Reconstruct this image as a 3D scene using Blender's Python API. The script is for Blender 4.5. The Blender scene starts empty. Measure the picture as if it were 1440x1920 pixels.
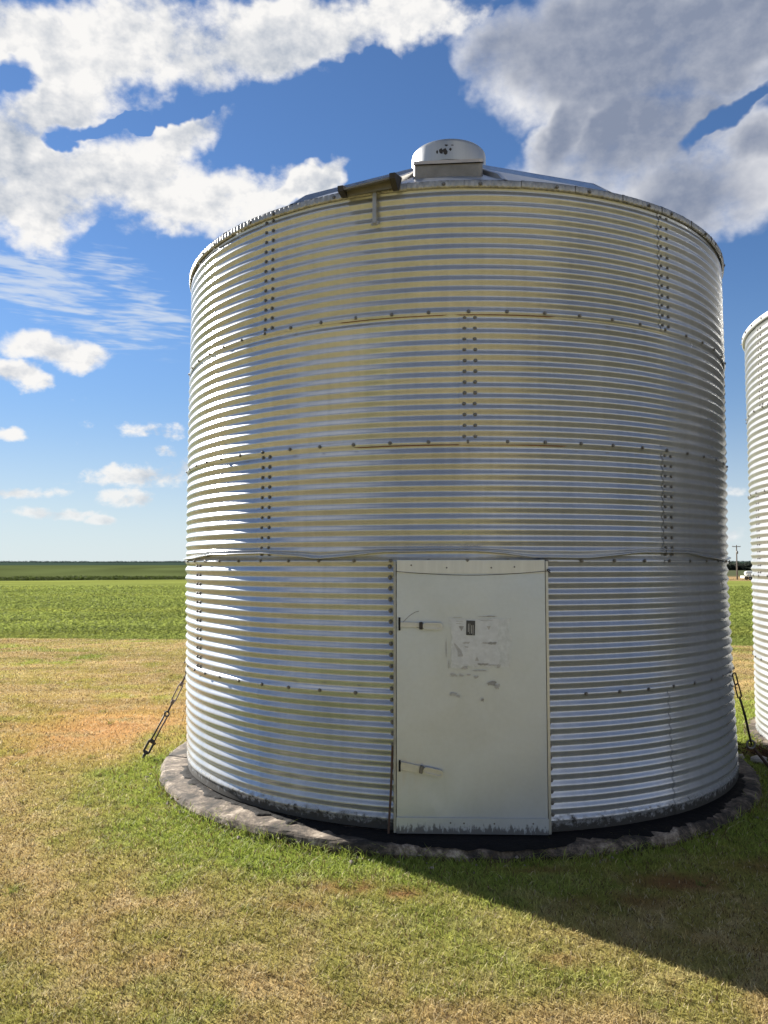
import bpy, math, random
import numpy as np
from mathutils import Vector, Matrix

S = bpy.context.scene
COL = S.collection
R_ = math.radians
random.seed(7)
rng = np.random.default_rng(11)

# ------------------------------------------------------------------ camera
cam_d = bpy.data.cameras.new("camera")
cam = bpy.data.objects.new("camera", cam_d)
COL.objects.link(cam)
cam.location = (0.0, 0.0, 1.609)
cam.rotation_euler = (R_(90 + 3.69), 0, 0)
cam_d.sensor_fit = 'HORIZONTAL'
cam_d.sensor_width = 36.0
cam_d.lens = 36.0 * 1504.5 / 1440.0
cam_d.clip_start = 0.05
cam_d.clip_end = 20000.0
S.camera = cam
S.render.resolution_x, S.render.resolution_y = 768, 1024

# ------------------------------------------------------------------ sun and sky
SUN_AZ = R_(-47.5)      # clockwise from +Y
SUN_EL = R_(25.0)
to_sun = Vector((math.sin(SUN_AZ) * math.cos(SUN_EL), math.cos(SUN_AZ) * math.cos(SUN_EL), math.sin(SUN_EL)))
sun_d = bpy.data.lights.new("sun", 'SUN')
sun_d.energy = 5.0
sun_d.angle = R_(0.53)
sun_d.color = (1.0, 0.95, 0.86)
sun = bpy.data.objects.new("sun", sun_d)
COL.objects.link(sun)
sun.rotation_euler = (-to_sun).to_track_quat('-Z', 'Y').to_euler()
sun.location = (-20, 20, 20)

S.view_settings.view_transform = 'Standard'
S.view_settings.look = 'None'
S.view_settings.gamma = 1.0
S.view_settings.use_curve_mapping = False
S.view_settings.exposure = 1.5
S.cycles.use_denoising = True
S.cycles.max_bounces = 4
S.cycles.diffuse_bounces = 2
S.cycles.glossy_bounces = 3
S.cycles.transmission_bounces = 2

W = bpy.data.worlds.new("World")
S.world = W
W.use_nodes = True


class NB:
    """small node builder"""
    def __init__(s, tree):
        s.t = tree
        s.t.nodes.clear()

    def n(s, typ, ins=None, **props):
        nd = s.t.nodes.new(typ)
        for k, v in props.items():
            setattr(nd, k, v)
        for k, v in (ins or {}).items():
            sock = nd.inputs[k]
            if isinstance(v, bpy.types.NodeSocket):
                s.t.links.new(v, sock)
            else:
                sock.default_value = v
        return nd

    def m(s, op, a, b=0.0, c=0.0, clamp=False):
        nd = s.n('ShaderNodeMath', {0: a, 1: b, 2: c}, operation=op, use_clamp=clamp)
        return nd.outputs[0]

    def v(s, op, a, b=(0, 0, 0), c=(0, 0, 0)):
        nd = s.n('ShaderNodeVectorMath', {0: a, 1: b, 2: c}, operation=op)
        return nd.outputs['Value'] if op in ('LENGTH', 'DOT_PRODUCT', 'DISTANCE') else nd.outputs[0]

    def noise(s, vec, scale, detail=4, rough=0.55, dist=0.0, lac=2.0):
        nd = s.n('ShaderNodeTexNoise', {'Vector': vec, 'Scale': scale, 'Detail': detail, 'Roughness': rough,
                                        'Distortion': dist, 'Lacunarity': lac})
        return nd

    def ramp(s, fac, stops, interp='LINEAR'):
        nd = s.n('ShaderNodeValToRGB', {0: fac})
        cr = nd.color_ramp
        cr.interpolation = interp
        while len(cr.elements) < len(stops):
            cr.elements.new(0.5)
        for e, (p, c) in zip(cr.elements, stops):
            e.position = p
            e.color = (c, c, c, 1) if not hasattr(c, '__len__') else (*c, 1)
        return nd.outputs[0]

    def mix(s, fac, a, b, blend='MIX'):
        nd = s.n('ShaderNodeMix', None, data_type='RGBA', blend_type=blend)
        for k, v in (('Factor', fac), ('A', a), ('B', b)):
            sock = [i for i in nd.inputs if i.name == k and i.enabled and (k == 'Factor' or i.type == 'RGBA')][0]
            if isinstance(v, bpy.types.NodeSocket):
                s.t.links.new(v, sock)
            else:
                sock.default_value = v if k == 'Factor' else (*v, 1)
        return [o for o in nd.outputs if o.type == 'RGBA'][0]

    def maprange(s, v, a, b, c=0.0, d=1.0, smooth=True):
        nd = s.n('ShaderNodeMapRange', {'Value': v, 'From Min': a, 'From Max': b, 'To Min': c, 'To Max': d},
                 interpolation_type='SMOOTHSTEP' if smooth else 'LINEAR')
        return nd.outputs[0]


# clouds: azimuth, elevation, half width, half height (degrees), tilt, strength
WHITE = [(-24.9,31.9,4.9,1.9,0,1.1),(-17.3,32.4,8.3,2.3,8,1.2),(-7.9,33.8,7.4,1.7,6,1.2),(0.8,34.9,5.2,1.3,10,1.0),(-22.8,28.1,3.9,2.2,20,1.1),(-25.3,24.2,4.8,3.3,0,1.3),(-19.9,24.9,5.9,2.2,15,1.2),(-14.6,27.8,4.3,1.2,24,1.1),(-14.9,24.1,6.6,1.9,4,1.2),(-16.0,22.3,3.3,0.9,5,1.0),(-5.6,25.4,3.4,0.8,26,1.0),(-22.3,22.8,3.7,1.0,0,1.0),(-2.8,32.4,1.4,0.5,10,0.35),(6.3,35.5,3.1,0.7,15,0.6),(-23.4,14.1,3.1,1.0,-4,1.2),(-24.7,12.2,1.5,0.95,-10,1.1),(-16.1,9.2,1.8,0.6,-5,0.8),(-25.4,8.4,0.9,0.4,0,0.6),(-17.3,6.0,3.8,0.7,4,1.0),(-14.4,6.2,2.2,0.95,0,1.0),(-17.7,4.4,1.9,0.6,0,0.8),(-23.8,4.6,2.4,0.35,4,0.8),(-22.3,3.3,2.5,0.45,-2,0.9),(-19.6,2.9,0.9,0.32,0,0.9),(-15.3,7.7,0.9,0.35,-20,0.5),(23.8,4.6,0.9,0.3,0,0.5),(23.6,1.9,1.2,0.4,20,0.4)]
GREY = [(10.6,32.7,4.8,2.7,-15,1.1),(16.6,32.8,8.0,4.2,0,1.4),(23.6,32.4,6.5,3.2,0,1.3),(13.1,28.0,4.2,2.0,48,1.1),(17.6,27.0,7.2,2.8,10,1.2),(22.0,23.7,6.0,2.3,-8,1.1),(25.5,25.4,2.4,1.9,0,0.9)]
HOLE = [(-25.1,29.8,1.8,0.9,15,0.85),(-18.0,28.4,4.8,0.42,14,1.1),(-22.3,26.8,1.3,0.45,15,1.0),(23.6,27.6,2.4,0.65,28,1.0),(0.0,32.0,4.7,1.1,0,0.7)]
CIRRUS = [(-22.5,17.6,7.3,2.2,-16,1),(-17.7,17.8,4.6,1.7,-24,0.8)]
SKY_STRENGTH = 0.05
CLOUD = 0.338          # radiance of sunlit cloud


def build_world():
    b = NB(W.node_tree)
    tc = b.n('ShaderNodeTexCoord').outputs['Generated']
    d = b.v('NORMALIZE', tc)
    sp = b.n('ShaderNodeSeparateXYZ', {0: d})
    x, y, z = sp.outputs
    az = b.m('ARCTAN2', x, y)
    el = b.m('ARCSINE', z)
    sky = b.n('ShaderNodeTexSky', sky_type='NISHITA', sun_disc=False, sun_elevation=SUN_EL,
              sun_rotation=SUN_AZ, altitude=400.0, air_density=1.0, dust_density=0.05, ozone_density=3.0).outputs[0]
    # domain warp, weaker near the horizon where the clouds are far away
    wn = b.noise(d, 11.0, 4, 0.62).outputs['Color']
    wv = b.v('MULTIPLY', b.v('SUBTRACT', wn, (0.5, 0.5, 0.5)), (0.11, 0.075, 0.0))
    wsc = b.maprange(el, R_(2), R_(25), 0.2, 1.0)
    wv = b.n('ShaderNodeVectorMath', {0: wv, 'Scale': wsc}, operation='SCALE').outputs[0]
    base = b.n('ShaderNodeCombineXYZ', {0: az, 1: el, 2: 1.0}).outputs[0]
    p = b.v('ADD', base, wv)

    def field(blobs, start, soft=0.12):
        acc = start
        for (a, e, w, h, rot, s) in blobs:
            c_, s_ = math.cos(R_(rot)), math.sin(R_(rot))
            a_, e_, w_, h_ = R_(a), R_(e), R_(w) * 1.12, R_(h) * 1.12
            u = b.v('DOT_PRODUCT', p, (c_ / w_, s_ / w_, -(a_ * c_ + e_ * s_) / w_))
            v = b.v('DOT_PRODUCT', p, (-s_ / h_, c_ / h_, -(-a_ * s_ + e_ * c_) / h_))
            q = b.m('MULTIPLY_ADD', u, u, b.m('MULTIPLY', v, v))
            f = b.m('MULTIPLY_ADD', q, -0.8 * s, 0.8 * s)
            acc = b.m('SMOOTH_MAX', acc, f, soft)
        return acc

    white = field(WHITE, -0.9)
    grey = field(GREY, -0.9)
    hole = field(HOLE, -0.9, 0.15)
    # fractal detail
    sq = b.n('ShaderNodeCombineXYZ', {0: x, 1: y, 2: b.m('MULTIPLY', z, 1.4)}).outputs[0]
    fb = b.noise(sq, 9.0, 8, 0.59, 0.0).outputs['Fac']
    Lt = Vector((-0.75, -0.05, 0.6)).normalized() * 0.014
    fb2 = b.noise(b.v('ADD', sq, tuple(Lt)), 9.0, 5, 0.60, 0.0).outputs['Fac']
    # outside the region with placed clouds the same kind of sky goes on: patches chosen by noise
    big = b.noise(d, 1.7, 1, 0.5).outputs['Fac']
    gen = b.m('MULTIPLY_ADD', big, 5.0, -2.7)
    infr = b.m('MULTIPLY', b.maprange(b.m('ABSOLUTE', az), R_(26), R_(33), 1, 0), b.maprange(el, R_(35), R_(41), 1, 0))
    gen = b.m('MINIMUM', b.m('SUBTRACT', gen, b.m('MULTIPLY', infr, 4.0)), 0.8)
    F = b.m('SMOOTH_MAX', b.m('SMOOTH_MAX', white, grey, 0.1), gen, 0.1)
    F = b.m('SUBTRACT', F, b.m('MAXIMUM', b.m('MULTIPLY_ADD', hole, 1.05, 0.35), 0.0))
    F = b.m('MINIMUM', F, 0.85)
    isg = b.maprange(b.m('SUBTRACT', grey, white), -0.2, 0.25)
    nz = b.m('MULTIPLY', b.m('MULTIPLY_ADD', fb, 5.6, -2.8), b.m('MULTIPLY_ADD', isg, -0.5, 1.0))
    lowm = b.maprange(el, R_(9), R_(18), 3.4, 0.0)
    fine = b.noise(sq, 38.0, 5, 0.6).outputs['Fac']
    nz = b.m('ADD', nz, b.m('MULTIPLY', b.m('SUBTRACT', fine, 0.5), lowm))
    raw = b.m('ADD', b.m('MULTIPLY_ADD', F, 1.3, 0.28), nz)
    dens = b.maprange(raw, -0.15, 1.05)
    relief = b.m('MULTIPLY', b.m('SUBTRACT', fb, fb2), 4.2)
    # white cumulus: bright rims, soft grey bellies
    soft = b.noise(sq, 6.5, 3, 0.5).outputs['Fac']
    belly = b.maprange(b.m('ADD', b.m('MULTIPLY_ADD', soft, 3.0, -1.5), b.m('MULTIPLY_ADD', F, 0.9, -0.25)), 0.0, 0.8)
    lit = b.m('ADD', b.m('MULTIPLY_ADD', belly, -0.50, 1.0), relief, clamp=True)
    cw = b.mix(lit, (0.42, 0.48, 0.58), (1.0, 0.985, 0.965))
    # big cloud with a shaded underside
    under = b.maprange(b.m('ADD', b.m('MULTIPLY_ADD', soft, 1.7, -0.80), b.m('MULTIPLY_ADD', fb, 0.5, b.m('MULTIPLY_ADD', grey, 0.95, -0.38))), -0.15, 0.65)
    litg = b.m('ADD', b.m('MULTIPLY_ADD', under, -0.88, 0.95), b.m('MULTIPLY', relief, 0.30), clamp=True)
    cg = b.mix(litg, (0.255, 0.30, 0.41), (0.92, 0.92, 0.94))
    cc = b.mix(isg, cw, cg)
    # distant clouds fade into the pale air over the horizon
    cc = b.mix(b.maprange(el, R_(0), R_(10), 0.45, 0.0), cc, (0.72, 0.82, 0.87))
    ccs = b.n('ShaderNodeVectorMath', {0: cc, 'Scale': CLOUD / SKY_STRENGTH}, operation='SCALE').outputs[0]
    # cirrus: thin streaks
    cir = field(CIRRUS, -0.9, 0.2)
    cv = b.n('ShaderNodeMapping', {'Vector': base, 'Rotation': (0, 0, R_(24)), 'Scale': (9.0, 60.0, 1.0)}).outputs[0]
    cn = b.noise(cv, 1.3, 4, 0.6, 0.5).outputs['Fac']
    cv2 = b.n('ShaderNodeMapping', {'Vector': base, 'Rotation': (0, 0, R_(4)), 'Scale': (16.0, 120.0, 1.0)}).outputs[0]
    cn2 = b.noise(cv2, 1.6, 2, 0.6).outputs['Fac']
    cd = b.m('ADD', b.m('MULTIPLY', cir, 0.55), b.m('ADD', b.m('MULTIPLY_ADD', cn, 2.2, -1.1), b.m('MULTIPLY_ADD', cn2, 1.3, -0.65)))
    cd = b.m('MULTIPLY', b.maprange(cd, -0.05, 0.75), b.m('MULTIPLY', b.maprange(cir, -0.5, 0.3), 0.65))
    ccol = tuple(c * CLOUD / SKY_STRENGTH for c in (0.80, 0.85, 0.90))
    # pale band of moist air low over the horizon on every side
    pale = b.maprange(el, R_(-3), R_(21), 0.95, 0.0)
    pcol = b.mix(b.maprange(el, R_(0), R_(13)), tuple(c * CLOUD / SKY_STRENGTH for c in (0.73, 0.82, 0.86)), tuple(c * CLOUD / SKY_STRENGTH for c in (0.29, 0.45, 0.67)))
    skyc = b.mix(pale, b.mix(1.0, sky, (0.58, 0.71, 0.87), 'MULTIPLY'), pcol)
    col = b.mix(cd, skyc, ccol)
    col = b.mix(b.m('MULTIPLY', dens, b.maprange(el, R_(0.2), R_(1.2))), col, ccs)
    bg = b.n('ShaderNodeBackground', {'Color': col, 'Strength': SKY_STRENGTH})
    out = b.n('ShaderNodeOutputWorld')
    W.node_tree.links.new(bg.outputs[0], out.inputs['Surface'])
    W.cycles.sampling_method = 'NONE'


build_world()

# ------------------------------------------------------------------ numpy noise


def vnoise(x, y, seed=0):
    xi = np.floor(x).astype(np.int64)
    yi = np.floor(y).astype(np.int64)
    fx, fy = x - xi, y - yi
    fx = fx * fx * (3 - 2 * fx)
    fy = fy * fy * (3 - 2 * fy)

    def hsh(a, c):
        h = (a * 374761393 + c * 668265263 + seed * 974711) & 0x7fffffff
        h = ((h ^ (h >> 13)) * 1274126177) & 0x7fffffff
        return ((h ^ (h >> 16)) & 0xffff) / 65535.0
    a, b_, c, d = hsh(xi, yi), hsh(xi + 1, yi), hsh(xi, yi + 1), hsh(xi + 1, yi + 1)
    return (a * (1 - fx) + b_ * fx) * (1 - fy) + (c * (1 - fx) + d * fx) * fy


def fbm2(x, y, octv=4, seed=0, rough=0.5):
    x = np.asarray(x, float)
    y = np.asarray(y, float)
    s, a, t = 0.0, 1.0, 0.0
    for i in range(octv):
        s = s + a * vnoise(x, y, seed + i * 17)
        t += a
        a *= rough
        x, y = x * 2.03 + 5.1, y * 2.03 - 3.7
    return s / t


def sstep(a, b_, x):
    t = np.clip((np.asarray(x, float) - a) / (b_ - a), 0, 1)
    return t * t * (3 - 2 * t)


# ------------------------------------------------------------------ mesh helpers

def link(name, me, mat=None, parent=None, loc=(0, 0, 0), rotz=0.0, smooth=False):
    o = bpy.data.objects.new(name, me)
    COL.objects.link(o)
    if parent is not None:
        o.parent = parent
    o.location = loc
    o.rotation_euler = (0, 0, rotz)
    if mat is not None and not me.materials:
        me.materials.append(mat)
    if smooth:
        me.polygons.foreach_set('use_smooth', np.ones(len(me.polygons), bool))
    return o


def mesh(name, verts, faces):
    me = bpy.data.meshes.new(name)
    me.from_pydata([tuple(map(float, v)) for v in verts], [], [tuple(f) for f in faces])
    me.update()
    return me


def mk(name, verts, faces, mat, parent=None, loc=(0, 0, 0), rotz=0.0, smooth=False):
    return link(name, mesh(name, verts, faces), mat, parent, loc, rotz, smooth)


def tri_mesh(name, V, T, tint=None):
    """big triangle soup from numpy arrays"""
    me = bpy.data.meshes.new(name)
    V = np.ascontiguousarray(V, np.float32)
    T = np.ascontiguousarray(T, np.int32)
    me.vertices.add(len(V))
    me.vertices.foreach_set('co', V.ravel())
    me.loops.add(T.size)
    me.loops.foreach_set('vertex_index', T.ravel())
    me.polygons.add(len(T))
    me.polygons.foreach_set('loop_start', np.arange(len(T), dtype=np.int32) * T.shape[1])
    me.polygons.foreach_set('loop_total', np.full(len(T), T.shape[1], np.int32))
    if tint is not None:
        a = me.attributes.new('tint', 'FLOAT_COLOR', 'POINT')
        c = np.ones((len(V), 4), np.float32)
        c[:, :3] = tint
        a.data.foreach_set('color', c.ravel())
    me.update(calc_edges=True)
    return me


def grid_faces(nu, nv, wrap_u=False):
    """vertices ordered [v][u]; nu columns, nv rows"""
    f = []
    cu = nu if wrap_u else nu - 1
    for j in range(nv - 1):
        for i in range(cu):
            i2 = (i + 1) % nu
            f.append((j * nu + i, j * nu + i2, (j + 1) * nu + i2, (j + 1) * nu + i))
    return f


class Soup:
    """collects several solids that form one part"""
    def __init__(s):
        s.v, s.f = [], []

    def add(s, v, f):
        o = len(s.v)
        s.v += [tuple(map(float, q)) for q in v]
        s.f += [tuple(i + o for i in q) for q in f]
        return s

    def box(s, c, d, M=None, bev=0.0):
        cx, cy, cz = c
        hx, hy, hz = d[0] / 2, d[1] / 2, d[2] / 2
        if bev <= 0:
            v = [(sx * hx, sy * hy, sz * hz) for sz in (-1, 1) for sy in (-1, 1) for sx in (-1, 1)]
            f = [(0, 2, 3, 1), (4, 5, 7, 6), (0, 1, 5, 4), (2, 6, 7, 3), (0, 4, 6, 2), (1, 3, 7, 5)]
        else:
            import bmesh
            bm = bmesh.new()
            bmesh.ops.create_cube(bm, size=1)
            for q in bm.verts:
                q.co = Vector((q.co.x * d[0], q.co.y * d[1], q.co.z * d[2]))
            bmesh.ops.bevel(bm, geom=bm.edges[:], offset=bev, segments=2, affect='EDGES')
            bm.verts.index_update()
            v = [tuple(q.co) for q in bm.verts]
            f = [tuple(q.index for q in fc.verts) for fc in bm.faces]
            bm.free()
        if M is not None:
            v = [tuple(M @ Vector(q)) for q in v]
        return s.add([(q[0] + cx, q[1] + cy, q[2] + cz) for q in v], f)

    def tube(s, pts, r, n=8, close=False, caps=True):
        pts = [Vector(q) for q in pts]
        N = len(pts)
        rs = r if hasattr(r, '__len__') else [r] * N
        v, f = [], []
        up = None
        for i, q in enumerate(pts):
            if close:
                t = (pts[(i + 1) % N] - pts[i - 1]).normalized()
            else:
                t = (pts[min(i + 1, N - 1)] - pts[max(i - 1, 0)]).normalized()
            if up is None:
                up = Vector((0, 0, 1)) if abs(t.z) < 0.9 else Vector((1, 0, 0))
            a = (up - t * up.dot(t)).normalized()
            up = a
            c = t.cross(a)
            for k in range(n):
                an = 2 * math.pi * k / n
                v.append(q + a * (rs[i] * math.cos(an)) + c * (rs[i] * math.sin(an)))
        M = N if close else N - 1
        for i in range(M):
            j = (i + 1) % N
            for k in range(n):
                k2 = (k + 1) % n
                f.append((i * n + k, i * n + k2, j * n + k2, j * n + k))
        if caps and not close:
            f.append(tuple(range(n - 1, -1, -1)))
            f.append(tuple((N - 1) * n + k for k in range(n)))
        return s.add(v, f)

    def lathe(s, prof, n=32, c=(0, 0, 0), M=None):
        v = []
        for (r, z) in prof:
            for k in range(n):
                a = 2 * math.pi * k / n
                q = Vector((r * math.cos(a), r * math.sin(a), z))
                if M is not None:
                    q = M @ q
                v.append((q[0] + c[0], q[1] + c[1], q[2] + c[2]))
        return s.add(v, grid_faces(n, len(prof), True))

    def obj(s, name, mat, parent=None, loc=(0, 0, 0), rotz=0.0, smooth=False):
        return mk(name, s.v, s.f, mat, parent, loc, rotz, smooth)


def thing(name, label, cat, loc=(0, 0, 0), rotz=0.0, group=None):
    o = bpy.data.objects.new(name, None)
    COL.objects.link(o)
    o.location = loc
    o.rotation_euler = (0, 0, rotz)
    o.empty_display_size = 0.2
    tag(o, label, cat, group)
    return o


def tag(o, label, cat, group=None):
    o['label'] = label
    o['category'] = cat
    if group:
        o['group'] = group
    return o


def kind(o, k):
    o['kind'] = k
    return o


def autosmooth(o, deg=35):
    me = o.data
    me.polygons.foreach_set('use_smooth', np.ones(len(me.polygons), bool))
    import bmesh
    bm = bmesh.new()
    bm.from_mesh(me)
    for e in bm.edges:
        if len(e.link_faces) == 2 and e.calc_face_angle(0) > R_(deg):
            e.smooth = False
    bm.to_mesh(me)
    bm.free()
    return o


# ------------------------------------------------------------------ materials

def new_mat(name):
    m = bpy.data.materials.new(name)
    m.use_nodes = True
    b = NB(m.node_tree)
    out = b.n('ShaderNodeOutputMaterial')
    pr = b.n('ShaderNodeBsdfPrincipled')
    m.node_tree.links.new(pr.outputs[0], out.inputs['Surface'])
    return m, b, pr


def setp(b, pr, **kw):
    for k, v in kw.items():
        k = k.replace('_', ' ')
        sock = pr.inputs[k]
        if isinstance(v, bpy.types.NodeSocket):
            b.t.links.new(v, sock)
        else:
            sock.default_value = (*v, 1) if (hasattr(v, '__len__') and sock.type == 'RGBA' and len(v) == 3) else v


def bump(b, pr, h, strength=0.2, dist=0.01):
    nd = b.n('ShaderNodeBump', {'Height': h, 'Strength': strength, 'Distance': dist})
    b.t.links.new(nd.outputs[0], pr.inputs['Normal'])


def mat_galv(name, base=(0.525, 0.545, 0.58), rough=0.24, metallic=0.52, dirt=True):
    m, b, pr = new_mat(name)
    co = b.n('ShaderNodeTexCoord').outputs['Object']
    sp = b.n('ShaderNodeSeparateXYZ', {0: co})
    # long runs down the sheet + cloudy oxidation
    big = b.noise(co, 1.4, 5, 0.6, 0.4).outputs['Fac']
    st = b.n('ShaderNodeMapping', {'Vector': co, 'Scale': (6.0, 6.0, 0.35)}).outputs[0]
    run = b.noise(st, 3.0, 6, 0.65).outputs['Fac']
    val = b.m('ADD', 0.865, b.m('ADD', b.m('MULTIPLY', b.m('SUBTRACT', big, 0.5), 0.35), b.m('MULTIPLY', b.m('SUBTRACT', run, 0.5), 0.36)))
    val = b.m('MULTIPLY', val, b.m('MULTIPLY_ADD', b.n('ShaderNodeObjectInfo').outputs['Random'], 0.16, 0.90))
    col = b.mix(1.0, base, b.n('ShaderNodeCombineXYZ', {0: val, 1: val, 2: val}).outputs[0], 'MULTIPLY')
    rg = b.m('MULTIPLY_ADD', big, 0.16, rough - 0.08)
    met = metallic
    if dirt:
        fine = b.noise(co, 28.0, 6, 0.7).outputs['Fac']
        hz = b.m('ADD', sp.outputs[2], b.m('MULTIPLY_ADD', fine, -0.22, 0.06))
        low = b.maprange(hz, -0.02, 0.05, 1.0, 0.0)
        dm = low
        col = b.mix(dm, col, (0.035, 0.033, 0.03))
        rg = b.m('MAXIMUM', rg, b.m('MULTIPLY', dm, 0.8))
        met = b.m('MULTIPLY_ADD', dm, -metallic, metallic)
    setp(b, pr, Base_Color=col, Roughness=rg, Metallic=met)
    bump(b, pr, b.noise(co, 4.0, 2, 0.45).outputs['Fac'], 0.22, 0.012)
    return m


def mat_plain(name, col, rough=0.6, metallic=0.0, var=0.25, scale=8.0, bumps=0.2, bscale=40.0, dist=0.004):
    m, b, pr = new_mat(name)
    co = b.n('ShaderNodeTexCoord').outputs['Object']
    n = b.noise(co, scale, 6, 0.65, 0.2).outputs['Fac']
    val = b.m('MULTIPLY_ADD', n, 2 * var, 1 - var)
    c = b.mix(1.0, col, b.n('ShaderNodeCombineXYZ', {0: val, 1: val, 2: val}).outputs[0], 'MULTIPLY')
    setp(b, pr, Base_Color=c, Roughness=rough, Metallic=metallic)
    if bumps:
        bump(b, pr, b.noise(co, bscale, 5, 0.6).outputs['Fac'], bumps, dist)
    return m


GALV = mat_galv('galvanised_sheet')
GALV2 = mat_galv('galvanised_sheet_newer', (0.36, 0.36, 0.355), 0.36, 0.6, True)
GALV_ROOF = mat_galv('galvanised_roof', (0.55, 0.56, 0.57), 0.34, 0.8, False)
FLANGE = mat_plain('weathered_zinc_flange', (0.36, 0.36, 0.355), 0.5, 0.6, 0.7, 14.0, 0.2)
BOLT = mat_plain('old_bolt_steel', (0.16, 0.155, 0.15), 0.5, 0.7, 0.6, 3.0, 0.0)
RUST = mat_plain('rusty_iron', (0.085, 0.05, 0.038), 0.8, 0.25, 0.5, 30.0, 0.3, 120.0)
IRON = mat_plain('dark_iron', (0.045, 0.04, 0.038), 0.65, 0.4, 0.5, 30.0, 0.3, 120.0)
BLACK = mat_plain('gap_shade_black', (0.008, 0.008, 0.008), 0.9, 0.0, 0.1, 8.0, 0.0)  # near-black colour stands in for shade in the slots and door opening


def mat_door():
    m, b, pr = new_mat('flat_door_sheet')
    co = b.n('ShaderNodeTexCoord').outputs['Object']
    sp = b.n('ShaderNodeSeparateXYZ', {0: co})
    big = b.noise(co, 2.2, 5, 0.6, 0.6).outputs['Fac']
    fine = b.noise(co, 40.0, 5, 0.65).outputs['Fac']
    val = b.m('ADD', b.m('MULTIPLY_ADD', big, 0.30, 0.80), b.m('MULTIPLY_ADD', fine, 0.12, -0.06))
    col = b.mix(1.0, (0.49, 0.535, 0.59), b.n('ShaderNodeCombineXYZ', {0: val, 1: val, 2: val}).outputs[0], 'MULTIPLY')
    # warm run-off stains below the lower latch, dirt splashed along the foot
    rs = b.noise(b.n('ShaderNodeMapping', {'Vector': co, 'Scale': (14.0, 1.0, 2.0)}).outputs[0], 1.6, 5, 0.6).outputs['Fac']
    ru = b.m('MULTIPLY', b.maprange(sp.outputs[0], -0.46, -0.18, 1, 0), b.m('MULTIPLY', b.maprange(sp.outputs[2], 0.12, 0.42, 0.0, 1.0), b.maprange(sp.outputs[2], 0.46, 0.40, 0.0, 1.0)))
    col = b.mix(b.m('MULTIPLY', ru, b.maprange(rs, 0.35, 0.7, 0.0, 0.35)), col, (0.42, 0.30, 0.19))
    spl = b.noise(b.n('ShaderNodeMapping', {'Vector': co, 'Scale': (60.0, 1.0, 18.0)}).outputs[0], 1.0, 5, 0.7).outputs['Fac']
    dm = b.maprange(b.m('ADD', sp.outputs[2], b.m('MULTIPLY_ADD', spl, -0.16, 0.045)), -0.01, 0.022, 0.85, 0.0)
    col = b.mix(dm, col, (0.05, 0.047, 0.043))
    setp(b, pr, Base_Color=col, Roughness=b.m('MULTIPLY_ADD', big, 0.12, 0.33), Metallic=b.m('MULTIPLY_ADD', dm, -0.5, 0.5))
    bump(b, pr, b.noise(co, 6.0, 3, 0.5).outputs['Fac'], 0.2, 0.01)
    return m


DOOR = mat_door()


def mat_concrete():
    m, b, pr = new_mat('old_concrete')
    co = b.n('ShaderNodeTexCoord').outputs['Object']
    n1 = b.noise(co, 3.4, 7, 0.72, 0.8).outputs['Fac']
    n2 = b.noise(co, 26.0, 8, 0.75).outputs['Fac']
    vor = b.n('ShaderNodeTexVoronoi', {'Vector': co, 'Scale': 34.0}).outputs['Distance']
    col = b.ramp(b.m('MULTIPLY_ADD', n2, 0.45, b.m('MULTIPLY_ADD', n1, 1.0, -0.19)), [(0.42, (0.018, 0.015, 0.012)), (0.51, (0.065, 0.05, 0.038)), (0.60, (0.17, 0.132, 0.098)), (0.74, (0.50, 0.42, 0.33))])
    setp(b, pr, Base_Color=col, Roughness=0.92, Metallic=0.0)
    bump(b, pr, b.m('ADD', n2, b.m('MULTIPLY', vor, 0.3)), 0.35, 0.006)
    return m


CONC = mat_concrete()
TAR = mat_plain('roofing_tar', (0.008, 0.0075, 0.008), 0.85, 0.0, 0.5, 20.0, 0.7, 30.0, 0.012)
[n for n in TAR.node_tree.nodes if n.type == 'BSDF_PRINCIPLED'][0].inputs['Specular IOR Level'].default_value = 0.15


def mat_tint(name, rough=0.8, transl=0.0, noise_amp=0.3, nscale=30.0, bumps=0.0, bscale=25.0, bdist=0.02, spec=0.3):
    m, b, pr = new_mat(name)
    at = b.n('ShaderNodeAttribute', attribute_name='tint').outputs['Color']
    co = b.n('ShaderNodeNewGeometry').outputs['Position']
    n = b.noise(co, nscale, 5, 0.7).outputs['Fac']
    val = b.m('MULTIPLY_ADD', n, 2 * noise_amp, 1 - noise_amp)
    c = b.mix(1.0, at, b.n('ShaderNodeCombineXYZ', {0: val, 1: val, 2: val}).outputs[0], 'MULTIPLY')
    setp(b, pr, Base_Color=c, Roughness=rough)
    pr.inputs['Specular IOR Level'].default_value = spec
    if bumps:
        bump(b, pr, b.noise(co, bscale, 6, 0.7).outputs['Fac'], bumps, bdist)
    if transl:
        tr = b.n('ShaderNodeBsdfTranslucent', {'Color': c})
        mx = b.n('ShaderNodeMixShader', {0: transl, 1: pr.outputs[0], 2: tr.outputs[0]})
        out = [n_ for n_ in b.t.nodes if n_.type == 'OUTPUT_MATERIAL'][0]
        b.t.links.new(mx.outputs[0], out.inputs['Surface'])
    return m


# ------------------------------------------------------------------ places
BIN1 = np.array([0.597, 7.186])
BIN2 = np.array([5.93, 7.48])
BR = 2.284
PAD_R = 2.44
PAD_OFF = np.array([-0.012, -0.065])
GZ = -0.085


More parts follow.
